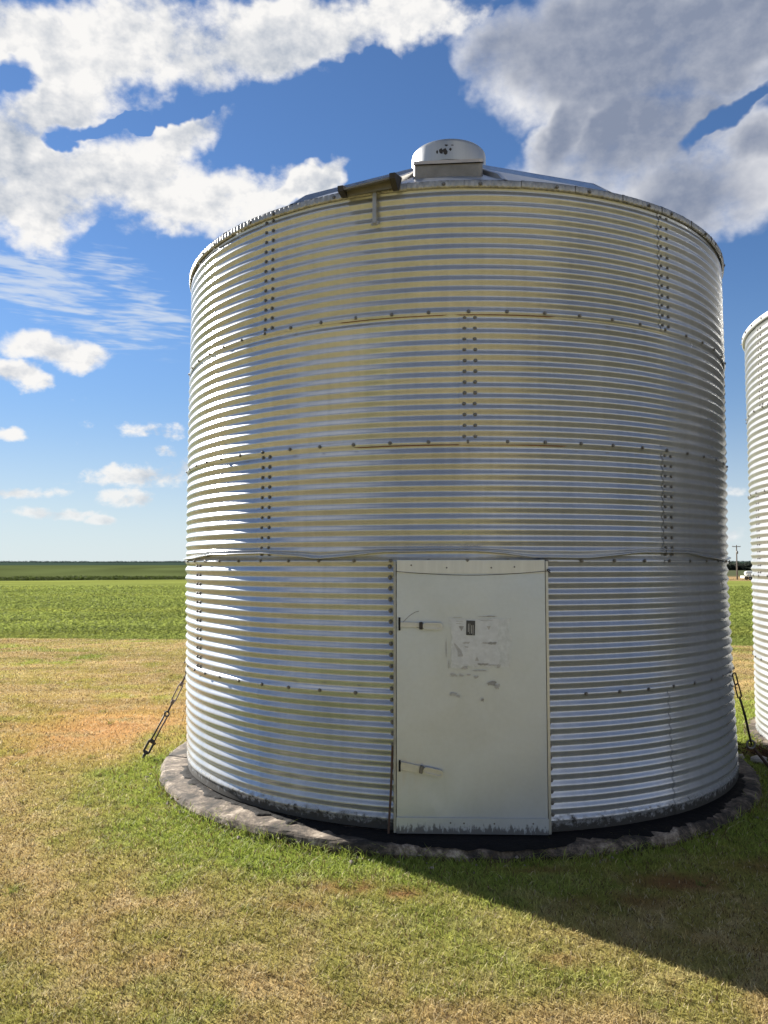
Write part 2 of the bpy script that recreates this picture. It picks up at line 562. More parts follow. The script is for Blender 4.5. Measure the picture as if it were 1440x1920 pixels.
def ground_z(x, y):
    d = np.hypot(x, y)
    z = np.interp(d, [0, 18, 60, 156, 185, 300, 600, 1500, 2600, 4200, 6000], [GZ, GZ, -0.40, -1.35, -1.30, 0.15, 0.75, 2.6, 7.6, 8.0, 6.0])
    z = z + 0.012 * (fbm2(x * 0.8, y * 0.8, 3, 3) - 0.5) * sstep(1.5, 4, d)
    z = z + sstep(700, 2400, d) * 2.2 * (fbm2(np.arctan2(x, y) * 14, d / 900.0, 4, 9) - 0.5)
    return z


def field_edge(x):
    return 18.37 - 0.119 * (x + 6.35)


def lawn_colour(x, y):
    """albedo of the lawn at (x, y) and how much bare soil shows"""
    dry = np.array([0.46, 0.335, 0.15])
    straw = np.array([0.56, 0.43, 0.23])
    olive = np.array([0.36, 0.305, 0.10])
    green = np.array([0.245, 0.33, 0.05])
    soil = np.array([0.58, 0.31, 0.14])
    red = np.array([0.25, 0.105, 0.06])
    n1 = fbm2(x * 0.55 + 3, y * 0.55, 4, 21, 0.55)
    n2 = fbm2(x * 2.6, y * 2.6, 4, 33, 0.55)
    n3 = fbm2(x * 9, y * 9, 3, 41, 0.6)
    d1 = np.hypot(x - BIN1[0] - PAD_OFF[0], y - BIN1[1] - PAD_OFF[1]) - PAD_R
    d2 = np.hypot(x - BIN2[0], y - BIN2[1]) - PAD_R
    dm = np.minimum(d1, d2)
    g = 0.85 * (1 - sstep(0.0, 1.05, dm + (n2 - 0.5) * 1.3 + (n3 - 0.5) * 0.5))
    g = np.maximum(g, 0.75 * sstep(0.53, 0.72, n1 * 0.65 + n2 * 0.35))
    # greener streak from the pad towards the front left
    st = np.exp(-(((x + 0.9) * 0.75 + (y - 5.3) * 0.66) / 0.45) ** 2) * sstep(7.6, 6.0, y) * sstep(2.9, 3.6, y)
    g = np.clip(np.maximum(g, 0.45 * st * (0.5 + n2)), 0, 1)
    o = sstep(0.35, 0.62, n2)
    c = dry[None] * (1 - o)[:, None] + olive[None] * o[:, None]
    s = sstep(0.55, 0.75, n3) * 0.6
    c = c * (1 - s)[:, None] + straw[None] * s[:, None]
    c = c * (1 - g)[:, None] + green[None] * g[:, None]
    # bare orange soil to the left, red scuffs in front of the pad
    bare = 0.85 * np.exp(-(((x + 2.9) / 1.1) ** 2 + ((y - 8.5) / 1.4) ** 2)) * sstep(0.36, 0.6, n2 + 0.1)
    bare = np.maximum(bare, 0.30 * np.exp(-(((x + 3.9) / 1.3) ** 2 + ((y - 11.0) / 3.0) ** 2)) * sstep(0.4, 0.6, n2))
    c = c * (1 - bare)[:, None] + soil[None] * bare[:, None]
    rd = np.zeros_like(x)
    for (cx, cy, rx, ry, a) in ((-0.20, 4.33, 0.16, 0.10, 0.95), (0.10, 4.24, 0.11, 0.08, 0.9), (-0.42, 4.1, 0.14, 0.08, 0.5), (1.55, 4.38, 0.28, 0.13, 0.8),
                                (1.2, 4.15, 0.3, 0.1, 0.6), (2.2, 4.6, 0.3, 0.12, 0.5), (0.85, 4.55, 0.25, 0.05, 0.6), (0.75, 3.55, 0.13, 0.06, 0.5)):
        rd = np.maximum(rd, a * np.exp(-((((x - cx) / rx) ** 2 + ((y - cy) / ry) ** 2) ** 1.5)) * sstep(0.3, 0.5, n3 * 0.5 + n2 * 0.5 + 0.08))
    c = c * (1 - rd)[:, None] + red[None] * rd[:, None]
    # mowing streaks across the far lawn
    sk = (fbm2(x * 0.35, y * 3.2, 4, 77, 0.6) - 0.5) * sstep(7, 11, y)
    c = c * (1 + 0.9 * sk)[:, None]
    return c, np.maximum(rd, bare * 0.8), g


def build_ground():
    def axis(lo, hi, fine_lo, fine_hi, step, grow):
        a = list(np.arange(fine_lo, fine_hi, step))
        s, v = step, fine_hi
        while v < hi:
            a.append(v)
            s *= grow
            v += s
        a.append(hi)
        s, v = step, fine_lo
        lo_l = []
        while v > lo:
            s *= grow
            v -= s
            lo_l.append(v)
        lo_l.append(lo)
        return np.array(lo_l[::-1] + a)
    xs = axis(-6000, 6000, -5.5, 5.5, 0.075, 1.06)
    ys = axis(-6000, 6000, 2.6, 12.0, 0.075, 1.045)
    X, Y = np.meshgrid(xs, ys)
    x, y = X.ravel(), Y.ravel()
    z = ground_z(x, y)
    nu, nv = len(xs), len(ys)
    idx = np.arange(nu * nv).reshape(nv, nu)
    q = np.stack([idx[:-1, :-1], idx[:-1, 1:], idx[1:, 1:], idx[1:, :-1]], -1).reshape(-1, 4)
    d = np.hypot(x, y)
    az = np.degrees(np.arctan2(x, y))
    c, bare, g = lawn_colour(x, y)
    c = c * 0.82
    crop = np.array([0.17, 0.20, 0.052])
    cn = fbm2(x * 0.12, y * 0.5, 4, 5)
    cropc = crop[None] * (0.65 + 0.7 * cn)[:, None] + np.array([0.02, 0.012, 0.0])[None] * sstep(60, 150, d)[:, None]
    m = sstep(-0.15, 0.15, y - field_edge(x))[:, None]
    c = c * (1 - m) + cropc * m
    right = sstep(8, 14, az)[:, None]
    far_green = np.array([0.075, 0.092, 0.034])[None] * (0.6 + 0.8 * fbm2(az * 0.4, d / 40, 3, 15))[:, None]
    brown = np.array([0.30, 0.205, 0.105])[None] * (0.7 + 0.6 * cn)[:, None]
    far = far_green * (1 - right) + brown * right
    m = sstep(148, 154, d)[:, None]
    c = c * (1 - m) + far * m
    m = (sstep(185, 200, d) * sstep(330, 300, d))[:, None] * right
    c = c * (1 - m) + np.array([0.08, 0.09, 0.05])[None] * m
    m = sstep(480, 620, d)[:, None]
    dark = np.array([0.036, 0.055, 0.042])[None] * (0.6 + 0.9 * fbm2(az * 1.2, d / 130, 4, 25))[:, None]
    c = c * (1 - m) + dark * m
    me = tri_mesh('ground', np.stack([x, y, z], -1), q, c)
    me.polygons.foreach_set('use_smooth', np.ones(len(me.polygons), bool))
    o = link('ground', me, mat_tint('ground_soil', 1.0, 0, 0.35, 45.0, 0.9, 55.0, 0.02, spec=0.0))
    kind(o, 'structure')


build_ground()

GRASS = mat_tint('grass_blades', 0.65, 0.35, 0.12, 20.0, spec=0.25)


def blades(name, x, y, hgt, wid, tint, lean=0.6):
    n = len(x)
    z = ground_z(x, y) - 0.003
    a = rng.uniform(0, 2 * np.pi, n)
    la = rng.uniform(0, 2 * np.pi, n)
    ll = rng.uniform(0.15, lean, n) * hgt
    wx, wy = np.cos(a) * wid / 2, np.sin(a) * wid / 2
    lx, ly = np.cos(la) * ll, np.sin(la) * ll
    P = np.zeros((n, 5, 3))
    P[:, 0] = np.stack([x - wx, y - wy, z], -1)
    P[:, 1] = np.stack([x + wx, y + wy, z], -1)
    P[:, 2] = np.stack([x - wx * .8 + lx * .4, y - wy * .8 + ly * .4, z + hgt * .6], -1)
    P[:, 3] = np.stack([x + wx * .8 + lx * .4, y + wy * .8 + ly * .4, z + hgt * .6], -1)
    P[:, 4] = np.stack([x + lx * 1.3, y + ly * 1.3, z + hgt], -1)
    b0 = np.arange(n)[:, None, None] * 5
    T = b0 + np.array([[0, 1, 3], [0, 3, 2], [2, 3, 4]])[None]
    return tri_mesh(name, P.reshape(-1, 3), T.reshape(-1, 3), np.repeat(tint, 5, axis=0))


def build_lawn():
    N = 520000
    # distance sampled so that the picture is covered evenly
    y = 2.3 * np.exp(rng.uniform(0, 1, N) ** 0.9 * math.log(20.0 / 2.3))
    x = rng.uniform(-1, 1, N) * (0.60 * y + 0.7)
    keep = (y < field_edge(x) - 0.02)
    for c in (BIN1, BIN2):
        keep &= np.hypot(x - c[0] - PAD_OFF[0], y - c[1] - PAD_OFF[1]) > PAD_R - 0.055
    keep &= ~((np.abs(np.degrees(np.arctan2(x, y)) - 6) < 8) & (y > 9.5))
    x, y = x[keep], y[keep]
    c, bare, g = lawn_colour(x, y)
    k = rng.uniform(0, 1, len(x)) > bare * 0.92
    x, y, c, g = x[k], y[k], c[k], g[k]
    n = len(x)
    d = np.hypot(x, y)
    tuft = fbm2(x * 14, y * 14, 2, 61)
    h = (0.011 + 0.014 * rng.uniform(0, 1, n) ** 1.3) * (0.6 + 0.9 * tuft) * (1 + 0.55 * g)
    pe = np.minimum(np.hypot(x - BIN1[0] - PAD_OFF[0], y - BIN1[1] - PAD_OFF[1]), np.hypot(x - BIN2[0] - PAD_OFF[0], y - BIN2[1] - PAD_OFF[1])) - PAD_R
    h = h * (1 + 1.5 * sstep(0.12, 0.0, pe) * rng.uniform(0, 1, n))
    w = 0.0016 + 0.0007 * d
    v = rng.normal(1.0, 0.22, n).clip(0.45, 1.7)
    c = c * v[:, None]
    pale = rng.uniform(0, 1, n) < 0.13 * (1 - g)
    c[pale] = np.array([0.60, 0.50, 0.30]) * rng.uniform(0.7, 1.1, (pale.sum(), 1))
    brown = rng.uniform(0, 1, n) < 0.15
    c[brown] = np.array([0.16, 0.105, 0.05]) * rng.uniform(0.7, 1.2, (brown.sum(), 1))
    # ranker tufts here and there
    m = 200
    ty = 2.8 * np.exp(rng.uniform(0, 1, m) * math.log(12.0 / 2.8))
    tx = rng.uniform(-1, 1, m) * (0.55 * ty + 0.3)
    ok = np.ones(m, bool)
    for cc in (BIN1, BIN2):
        ok &= np.hypot(tx - cc[0], ty - cc[1]) > PAD_R + 0.1
    tx, ty = np.repeat(tx[ok], 26), np.repeat(ty[ok], 26)
    k = len(tx)
    sp_ = np.repeat(rng.uniform(0.012, 0.035, ok.sum()), 26)
    tx, ty = tx + rng.normal(0, 1, k) * sp_, ty + rng.normal(0, 1, k) * sp_
    tc, _, _ = lawn_colour(tx, ty)
    gg = np.repeat(rng.uniform(0, 0.8, ok.sum()), 26)[:, None]
    tc = tc * (1 - gg) + np.array([0.20, 0.25, 0.05])[None] * gg
    x, y = np.concatenate([x, tx]), np.concatenate([y, ty])
    h = np.concatenate([h, rng.uniform(0.018, 0.04, k)])
    w = np.concatenate([w, 0.0022 + 0.0006 * np.hypot(tx, ty)])
    c = np.concatenate([c, tc * rng.normal(0.95, 0.2, (k, 1)).clip(0.5, 1.4)])
    me = blades('lawn_grass', x, y, h, w, c, 1.3)
    o = link('lawn_grass', me, GRASS)
    kind(o, 'stuff')
    tag(o, 'short dry mown grass, yellow brown and greener round the bin pads', 'grass')


build_lawn()


def leaf_soup(name, x, y, size, tint, nleaf, mat, flat=0.5, z0=0.0, zs=1.0):
    """clumps of leaf-sized triangles-pairs at the given points"""
    n = len(x)
    z = ground_z(x, y) + z0
    x = np.repeat(x, nleaf)
    y = np.repeat(y, nleaf)
    z = np.repeat(z, nleaf)
    s = np.repeat(size, nleaf)
    tint = np.repeat(tint, nleaf, axis=0)
    m = n * nleaf
    cx = x + rng.normal(0, 0.42, m) * s
    cy = y + rng.normal(0, 0.42, m) * s
    cz = z + rng.uniform(0.05, 1.0, m) ** 1.2 * s * zs
    a = rng.uniform(0, 2 * np.pi, m)
    u = np.stack([np.cos(a), np.sin(a), rng.uniform(-0.6, 0.9, m)], -1)
    u /= np.linalg.norm(u, axis=1)[:, None]
    w = rng.normal(0, 1, (m, 3)) * np.array([1, 1, flat])
    w -= (w * u).sum(1)[:, None] * u
    w /= np.linalg.norm(w, axis=1)[:, None]
    L = (s * rng.uniform(0.25, 0.5, m))[:, None]
    c0 = np.stack([cx, cy, cz], -1)
    P = np.stack([c0 - u * L, c0 + w * L * 0.35, c0 + u * L, c0 - w * L * 0.35], 1)
    b0 = np.arange(m)[:, None, None] * 4
    T = b0 + np.array([[0, 1, 2], [0, 2, 3]])[None]
    t = tint * rng.normal(1, 0.12, m).clip(0.5, 1.6)[:, None]
    me = tri_mesh(name, P.reshape(-1, 3), T.reshape(-1, 3), np.repeat(t, 4, axis=0))
    o = link(name, me, mat)
    kind(o, 'stuff')
    return o


LEAF = mat_tint('leaves', 0.85, 0.4, 0.1, 3.0, spec=0.08)


def build_crop():
    N = 78000
    y = 16 * np.exp(rng.uniform(0, 1, N) * math.log(75 / 16.0))
    az = np.where(rng.uniform(0, 1, N) < 0.68, rng.uniform(-34, -4, N), rng.uniform(15, 34, N))
    x = np.tan(np.radians(az)) * y
    k = y > field_edge(x) + 0.05 * rng.uniform(0, 1, N)
    x, y = x[k], y[k]
    n = len(x)
    d = np.hypot(x, y)
    pt = fbm2(x * 0.25, y * 0.9, 4, 51)
    c = np.array([0.24, 0.28, 0.07])[None] * (0.6 + 0.75 * pt)[:, None]
    c = c + np.array([0.03, 0.02, 0.0])[None] * sstep(0.5, 0.7, fbm2(x * 0.1, y * 0.3, 3, 52))[:, None]
    size = (0.075 + 0.05 * rng.uniform(0, 1, n)) * (0.7 + d / 45.0) * (0.55 + 0.45 * sstep(0, 2.5, y - field_edge(x)))
    o = leaf_soup('field_crop', x, y, size, c, 6, LEAF, 0.5, 0.0, 0.75)
    tag(o, 'low leafy green crop covering the field beyond the lawn', 'crop')


build_crop()


def build_far_plants():
    # weedy ditch at the far side of the field
    N = 5200
    az = np.where(rng.uniform(0, 1, N) < 0.8, rng.uniform(-36, -10, N), rng.uniform(19, 34, N))
    r = rng.uniform(156, 168, N)
    x, y = np.sin(np.radians(az)) * r, np.cos(np.radians(az)) * r
    cl = fbm2(az * 1.6, r * 0.05, 3, 91)
    c = np.array([0.062, 0.082, 0.022])[None] * (0.5 + 0.9 * cl)[:, None]
    left = az < 0
    size = np.where(left, 0.3 + 0.6 * cl * rng.uniform(0.3, 1, N), 0.15)
    o = leaf_soup('ditch_weeds', x, y, size, c, 6, LEAF)
    tag(o, 'dark strip of rough weeds along the far edge of the green field', 'weeds')
    # belt of trees beyond the bare ground on the right
    N = 1700
    az = rng.uniform(18, 32, N)
    r = rng.uniform(262, 284, N)
    x, y = np.sin(np.radians(az)) * r, np.cos(np.radians(az)) * r
    cl = fbm2(az * 3.0, r * 0.02, 3, 95)
    c = np.array([0.030, 0.036, 0.028])[None] * (0.6 + 0.8 * cl)[:, None]
    o = leaf_soup('tree_belt', x, y, 1.0 + 1.4 * cl, c, 12, LEAF, 1.0)
    tag(o, 'dark far off belt of trees behind the pole and tank', 'tree belt')
    # ridge-top woods
    N = 4200
    az = np.where(rng.uniform(0, 1, N) < 0.65, rng.uniform(-36, -8, N), rng.uniform(17, 34, N))
    r = rng.uniform(1500, 2600, N)
    cl = fbm2(az * 2.2, r * 0.003, 4, 97)
    x, y = np.sin(np.radians(az)) * r, np.cos(np.radians(az)) * r
    c = np.array([0.026, 0.040, 0.036])[None] * (0.6 + 0.8 * cl)[:, None]
    o = leaf_soup('distant_woods', x, y, 1.0 + 3.2 * cl, c, 6, LEAF, 1.0)
    tag(o, 'thin dark line of woods along the horizon', 'woods')


build_far_plants()

# ------------------------------------------------------------------ grain bins
PITCH = 0.0677
AMP = 0.0084


def polar(r, th, z):
    return (r * math.sin(th), -r * math.cos(th), z)


LIP_T = [-95, -72, -62, -53.4, -37.2, -30.2, -26.1, -21.4, -15.2, -7, -0.3, 3.8, 8.0, 16.9, 21.8, 27.3, 39.6, 45.4, 55.9, 70, 95]
LIP_Z = [1.66, 1.645, 1.650, 1.675, 1.680, 1.661, 1.642, 1.656, 1.684, 1.688, 1.688, 1.674, 1.651, 1.646, 1.663, 1.684, 1.685, 1.657, 1.637, 1.66, 1.66]


def bin_lean(z):
    return float(np.interp(z, [-0.1, 0.0, 0.5, 0.9, 1.6, 2.4, 3.2, 4.0], [0.030, 0.026, 0.010, 0.0, -0.010, -0.006, 0.0, 0.002]))


def ring_rows(zt, zb, top_extra, bot_extra):
    """(z, radial offset, kind of row) down one ring of wall sheets"""
    rows = []
    p = (zt - zb) / 12.0
    n = int(round((12 + top_extra + bot_extra) * 10))
    for i in range(n + 1):
        u = -top_extra + i / 10.0
        r = AMP * (0.92 * math.cos(2 * math.pi * u) + 0.08 * math.cos(6 * math.pi * u))
        o = 0.0
        if u < 0.3:
            o -= 0.0035
        if u > 11.7:
            o += 0.0028
        rows.append((zt - u * p, r + o, u))
    return rows


def sheet_at(sheets, k, t):
    for (kk, a0, a1, o) in sheets:
        for tt in (t, t + 360, t - 360):
            if kk == k and a0 - 0.01 <= tt <= a1 + 0.01:
                return o
    return [s[3] for s in sheets if s[0] == k][0]


bolt_s = Soup()
bolt_s.lathe([(0.0125, 0.0), (0.0125, 0.0025), (0.0, 0.0026)], 10, M=Matrix.Rotation(R_(90), 4, 'X'))
bolt_s.lathe([(0.0082, 0.002), (0.0082, 0.007), (0.006, 0.0085), (0.0, 0.0088)], 6, M=Matrix.Rotation(R_(90), 4, 'X'))
BOLT_ME = mesh('bolt', bolt_s.v, bolt_s.f)
BOLT_ME.materials.append(BOLT)


def add_bolt(parent, t, z, r, lean=True, tilt=0.0, name='bolt'):
    x, y, _ = polar(r, R_(t), 0)
    o = bpy.data.objects.new(name, BOLT_ME)
    COL.objects.link(o)
    o.parent = parent
    o.location = (x + (bin_lean(z) if lean else 0), y, z)
    o.rotation_euler = (tilt, random.uniform(0, 1), R_(t))
    o.rotation_mode = 'XYZ'
    # spin about the bolt axis first
    o.rotation_euler = (Matrix.Rotation(R_(t), 3, 'Z') @ Matrix.Rotation(tilt, 3, 'X') @ Matrix.Rotation(random.uniform(0, 1), 3, 'Y')).to_euler()
    return o


# ---- the large bin
Z4, Z3, Z2, Z1, ZE = 0.813, 1.626, 2.358, 3.172, 3.984
RINGS1 = [(ZE, Z1), (Z1, Z2), (Z2, Z3), (Z3, Z4), (Z4, 0.0)]
# the crushed ring keeps the full pitch for its upper corrugations
bin1 = thing('grain_bin', 'large round corrugated metal grain bin with a flat grey door, standing in the centre', 'grain bin', (BIN1[0], BIN1[1], 0.0), group=None)
RINGS1_BUILD = list(RINGS1)
RINGS1_BUILD[2] = (Z2, Z2 - 12 * PITCH)
DOOR_L, DOOR_R = -13.0, 9.2


sheets1 = []


def build_bin1():
    for k in range(5):
        sheets1.extend(_make(k, RINGS1_BUILD[k], [-37.7, -1.95, -37.7, -60.7, -37.7][k]))


def _make(k, zz, seam):
    zt, zb = zz
    res = []
    first, last = k == 0, k == 4
    rows = ring_rows(zt, zb, 0.5 if not first else 0.45, 0.28 if not last else 0.0)
    if last:
        rows = [r for r in rows if r[2] <= 11.25]
        z0 = rows[-1][0]
        rows += [(z0 - 0.012, 0.001, 12), (z0 - 0.03, 0.0015, 12), (z0 - 0.052, 0.002, 12)]
    spans = []
    for s in range(5):
        a0, a1 = seam + 72 * s - 1.3, seam + 72 * (s + 1) + 1.3
        if a0 > 180:
            a0 -= 360
            a1 -= 360
        spans.append((a0, a1))
    if k >= 3:
        out = []
        for a0, a1 in spans:
            if a0 < DOOR_L and a1 > DOOR_R:
                out += [(a0, DOOR_L), (DOOR_R, a1)]
            elif a0 < DOOR_L < a1:
                out.append((a0, DOOR_L))
            elif a0 < DOOR_R < a1:
                out.append((DOOR_R, a1))
            else:
                out.append((a0, a1))
        spans = out
    for a0, a1 in spans:
        res.append((k, a0, a1, wall_sheet(bin1, GALV, rows, a0, a1, k, zt, True, k == 2)))
    return res


UU = [9.5, 10.0, 10.4, 10.75, 11.0, 11.15, 11.35, 11.55, 11.8, 12.0, 12.3]
RA = [-AMP, AMP * 0.8, -AMP * 0.5, 0.010, 0.026, 0.024, -0.013, -0.011, -0.002, AMP, 0.001]


def wall_sheet(parent, mat, rows, a0, a1, k, zt, lean, crushed, step=1.5):
    nc = max(3, int((a1 - a0) / step) + 1)
    th = np.linspace(a0, a1, nc)
    lap = 0.0032 * (1 - (th - a0) / (a1 - a0)) + 0.0012 * (th < a0 + 2.6)
    Z = np.repeat(np.array([r[0] for r in rows])[:, None], nc, 1)
    D = np.repeat(np.array([r[1] for r in rows])[:, None], nc, 1)
    U = [r[2] for r in rows]
    if crushed:
        lzs = np.interp(np.where(th > 180, th - 360, th), LIP_T, LIP_Z)
        zt5 = zt - 9.5 * PITCH
        for i, u in enumerate(U):
            if u <= 9.5:
                continue
            for j in range(nc):
                lz = lzs[j]
                za = [zt5, zt5 - (zt5 - lz) * 0.42, zt5 - (zt5 - lz) * 0.74, lz + 0.006, lz + 0.001, lz - 0.006, lz - 0.001, (lz + Z3) / 2 + 0.004, Z3 + 0.010, Z3, Z3 - 0.019]
                Z[i, j] = np.interp(u, UU, za)
                D[i, j] = np.interp(u, UU, RA) + (0.0028 if u > 11.7 else 0)
    T = np.repeat(th[None], len(rows), 0)
    wob = 0.0064 * (vnoise(T * 0.09 + 40 + k * 7, Z * 2.2 + 3, 5) - 0.5)
    Rr = BR + D + lap[None] + wob
    X = Rr * np.sin(np.radians(T))
    Y = -Rr * np.cos(np.radians(T))
    if lean:
        X = X + np.interp(Z, [-0.1, 0.0, 0.5, 0.9, 1.6, 2.4, 3.2, 4.0], [0.030, 0.026, 0.010, 0.0, -0.010, -0.006, 0.0, 0.002])
    V = np.stack([X, Y, Z], -1).reshape(-1, 3)
    nr = len(rows)
    idx = np.arange(nr * nc).reshape(nr, nc)
    q = np.stack([idx[:-1, :-1], idx[1:, :-1], idx[1:, 1:], idx[:-1, 1:]], -1).reshape(-1, 4)
    me = tri_mesh('wall_sheet', V, q)
    return link('wall_sheet', me, mat, parent, smooth=True)


build_bin1()


def bolts_bin1():
    # girth seams: a bolt every six degrees on the crest
    for k, z in ((0, Z1), (1, Z2), (2, Z3 + 0.002), (3, Z4)):
        for i in range(-12, 12):
            t = -1.85 + 6 * i
            if not -74 < t < 66:
                continue
            if k >= 3 and DOOR_L - 1 < t < DOOR_R + 1:
                continue
            add_bolt(sheet_at(sheets1, k, t), t + random.uniform(-.15, .15), z, BR + AMP + 0.0045)
    # upright seams: pairs of bolts in the troughs
    for k, s in ((0, -37.7), (0, 34.3), (1, -1.95), (2, -37.7), (2, 34.3), (3, -60.7)):
        zt = [ZE, Z1, Z2, Z3, Z4][k]
        for i in range(12):
            z = zt - (i + 0.5) * PITCH
            if k == 2 and i >= 10:
                z = Z2 - 9.5 * PITCH - 0.012 - (i - 10) * 0.03
            for dt in (-0.45, 1.2):
                add_bolt(sheet_at(sheets1, k, s + 0.3), s + dt + random.uniform(-.06, .06), z, BR - AMP + 0.006)
    # along both jambs of the door
    for k in (3, 4):
        zt = [Z3, Z4][k - 3]
        for i in range(12 if k == 3 else 11):
            z = zt - (i + 0.5) * PITCH
            add_bolt(sheet_at(sheets1, k, DOOR_L - 1.2), DOOR_L - 1.0, z, BR - AMP + 0.006)
            add_bolt(sheet_at(sheets1, k, DOOR_R + 1.2), DOOR_R + 0.8, z, BR - AMP + 0.006)


bolts_bin1()

SEAM_RUST = mat_plain('rust_line', (0.16, 0.075, 0.04), 0.85, 0.1, 0.6, 25.0, 0.3)


def seam_rust(k, z, a0, a1):
    """thin rusty edge of the upper sheet along a girth seam"""
    n = int((a1 - a0) / 1.0) + 2
    th = np.linspace(a0, a1, n)
    V = []
    for dz, dr in ((0.0, 0.0), (-0.0035, 0.0012), (-0.007, 0.0)):
        for i, t in enumerate(th):
            f = 1 if 0 < i < n - 1 else 0.1
            x, y, q = polar(BR + 0.0058 + dr, R_(t), z + dz * f)
            V.append((x + bin_lean(z), y, q))
    mk('rust_streak', V, grid_faces(n, 3), SEAM_RUST, sheet_at(sheets1, k, (a0 + a1) / 2), smooth=True)


seam_rust(0, Z1 - 0.0155, -23, -5)
seam_rust(0, Z1 - 0.0155, -4, 12)
seam_rust(1, Z2 - 0.0155, -20, 14)

# ---- roof
EAVE_R = 2.318
SLOPE = 0.56
NPAN = 20


def roof_z(r):
    return 4.012 + SLOPE * (2.30 - r)


def build_roof(parent, mat, dome=True, panels=None):
    # one panel: flat wedge with a raised rib on one edge and its lower edge turned down
    a = R_(360 / NPAN)
    V, F = [], []
    radii = np.linspace(2.30, 0.26, 14)
    prof = [(-0.5, 0.0), (-0.25, 0.004), (0.0, 0.006), (0.25, 0.004), (0.46, 0.0), (0.475, 0.030), (0.49, 0.036), (0.51, 0.036), (0.525, 0.030), (0.54, 0.001)]
    for r in radii:
        for (s, hgt) in prof:
            ss = s
            if s > 0.4:
                # constant rib width
                ss = 0.5 + (s - 0.5) * 2.0 / max(r, 0.3) * 0.9
            x, y, _ = polar(r, a * ss, 0)
            V.append((x, y, roof_z(r) + hgt * (0.12 if r > 2.29 else 1.1)))
    F = [tuple(reversed(f)) for f in grid_faces(len(prof), len(radii))]
    me = mesh('roof_panel', V, F)
    me.materials.append(mat)
    obs = []
    for i in (range(NPAN) if panels is None else panels):
        o = link('roof_panel', me, mat, parent, rotz=a * i + R_(13.0), smooth=False)
        obs.append(o)
    return obs


roof1 = build_roof(bin1, GALV_ROOF)


def build_eave(parent, segs, bolts_range, lean=True):
    """turned-down crimped eave strip, one piece to each roof panel half"""
    n_seg = 40
    da = 360 / n_seg
    V = []
    nc = 40
    prof = [(2.286, 4.014, 0), (2.298, 4.013, .3), (2.303, 4.006, 1), (2.304, 3.976, 1), (2.302, 3.966, 1), (2.295, 3.964, .6)]
    for (r, z, f) in prof:
        for i in range(nc + 1):
            u = i / nc
            t = (u - 0.5) * (da - 0.05)
            fl = 0.0045 * math.cos(2 * math.pi * u * 9) * f * (1 if 0.06 < u < 0.94 else 0) + (0.004 if u < 0.06 else 0)
            V.append(polar(r + fl, R_(t), z))
    me = mesh('eave_flange', V, grid_faces(nc + 1, len(prof)))
    me.flip_normals()
    me.materials.append(FLANGE)
    for i in range(n_seg):
        t = da * i + 2.1
        tt = t if t <= 180 else t - 360
        if not (segs[0] < tt < segs[1]):
            continue
        o = link('eave_flange', me, FLANGE, parent, loc=(0.002, 0, random.uniform(-.002, .002)), rotz=R_(t), smooth=True)
        if bolts_range[0] < tt < bolts_range[1]:
            b = bpy.data.objects.new('bolt', BOLT_ME)
            COL.objects.link(b)
            b.parent = o
            x, y, _ = polar(2.3075, R_(1.3 if i % 2 else -2.0), 0)
            b.location = (x, y, 3.985)


build_eave(bin1, (-181, 181), (-78, 68))


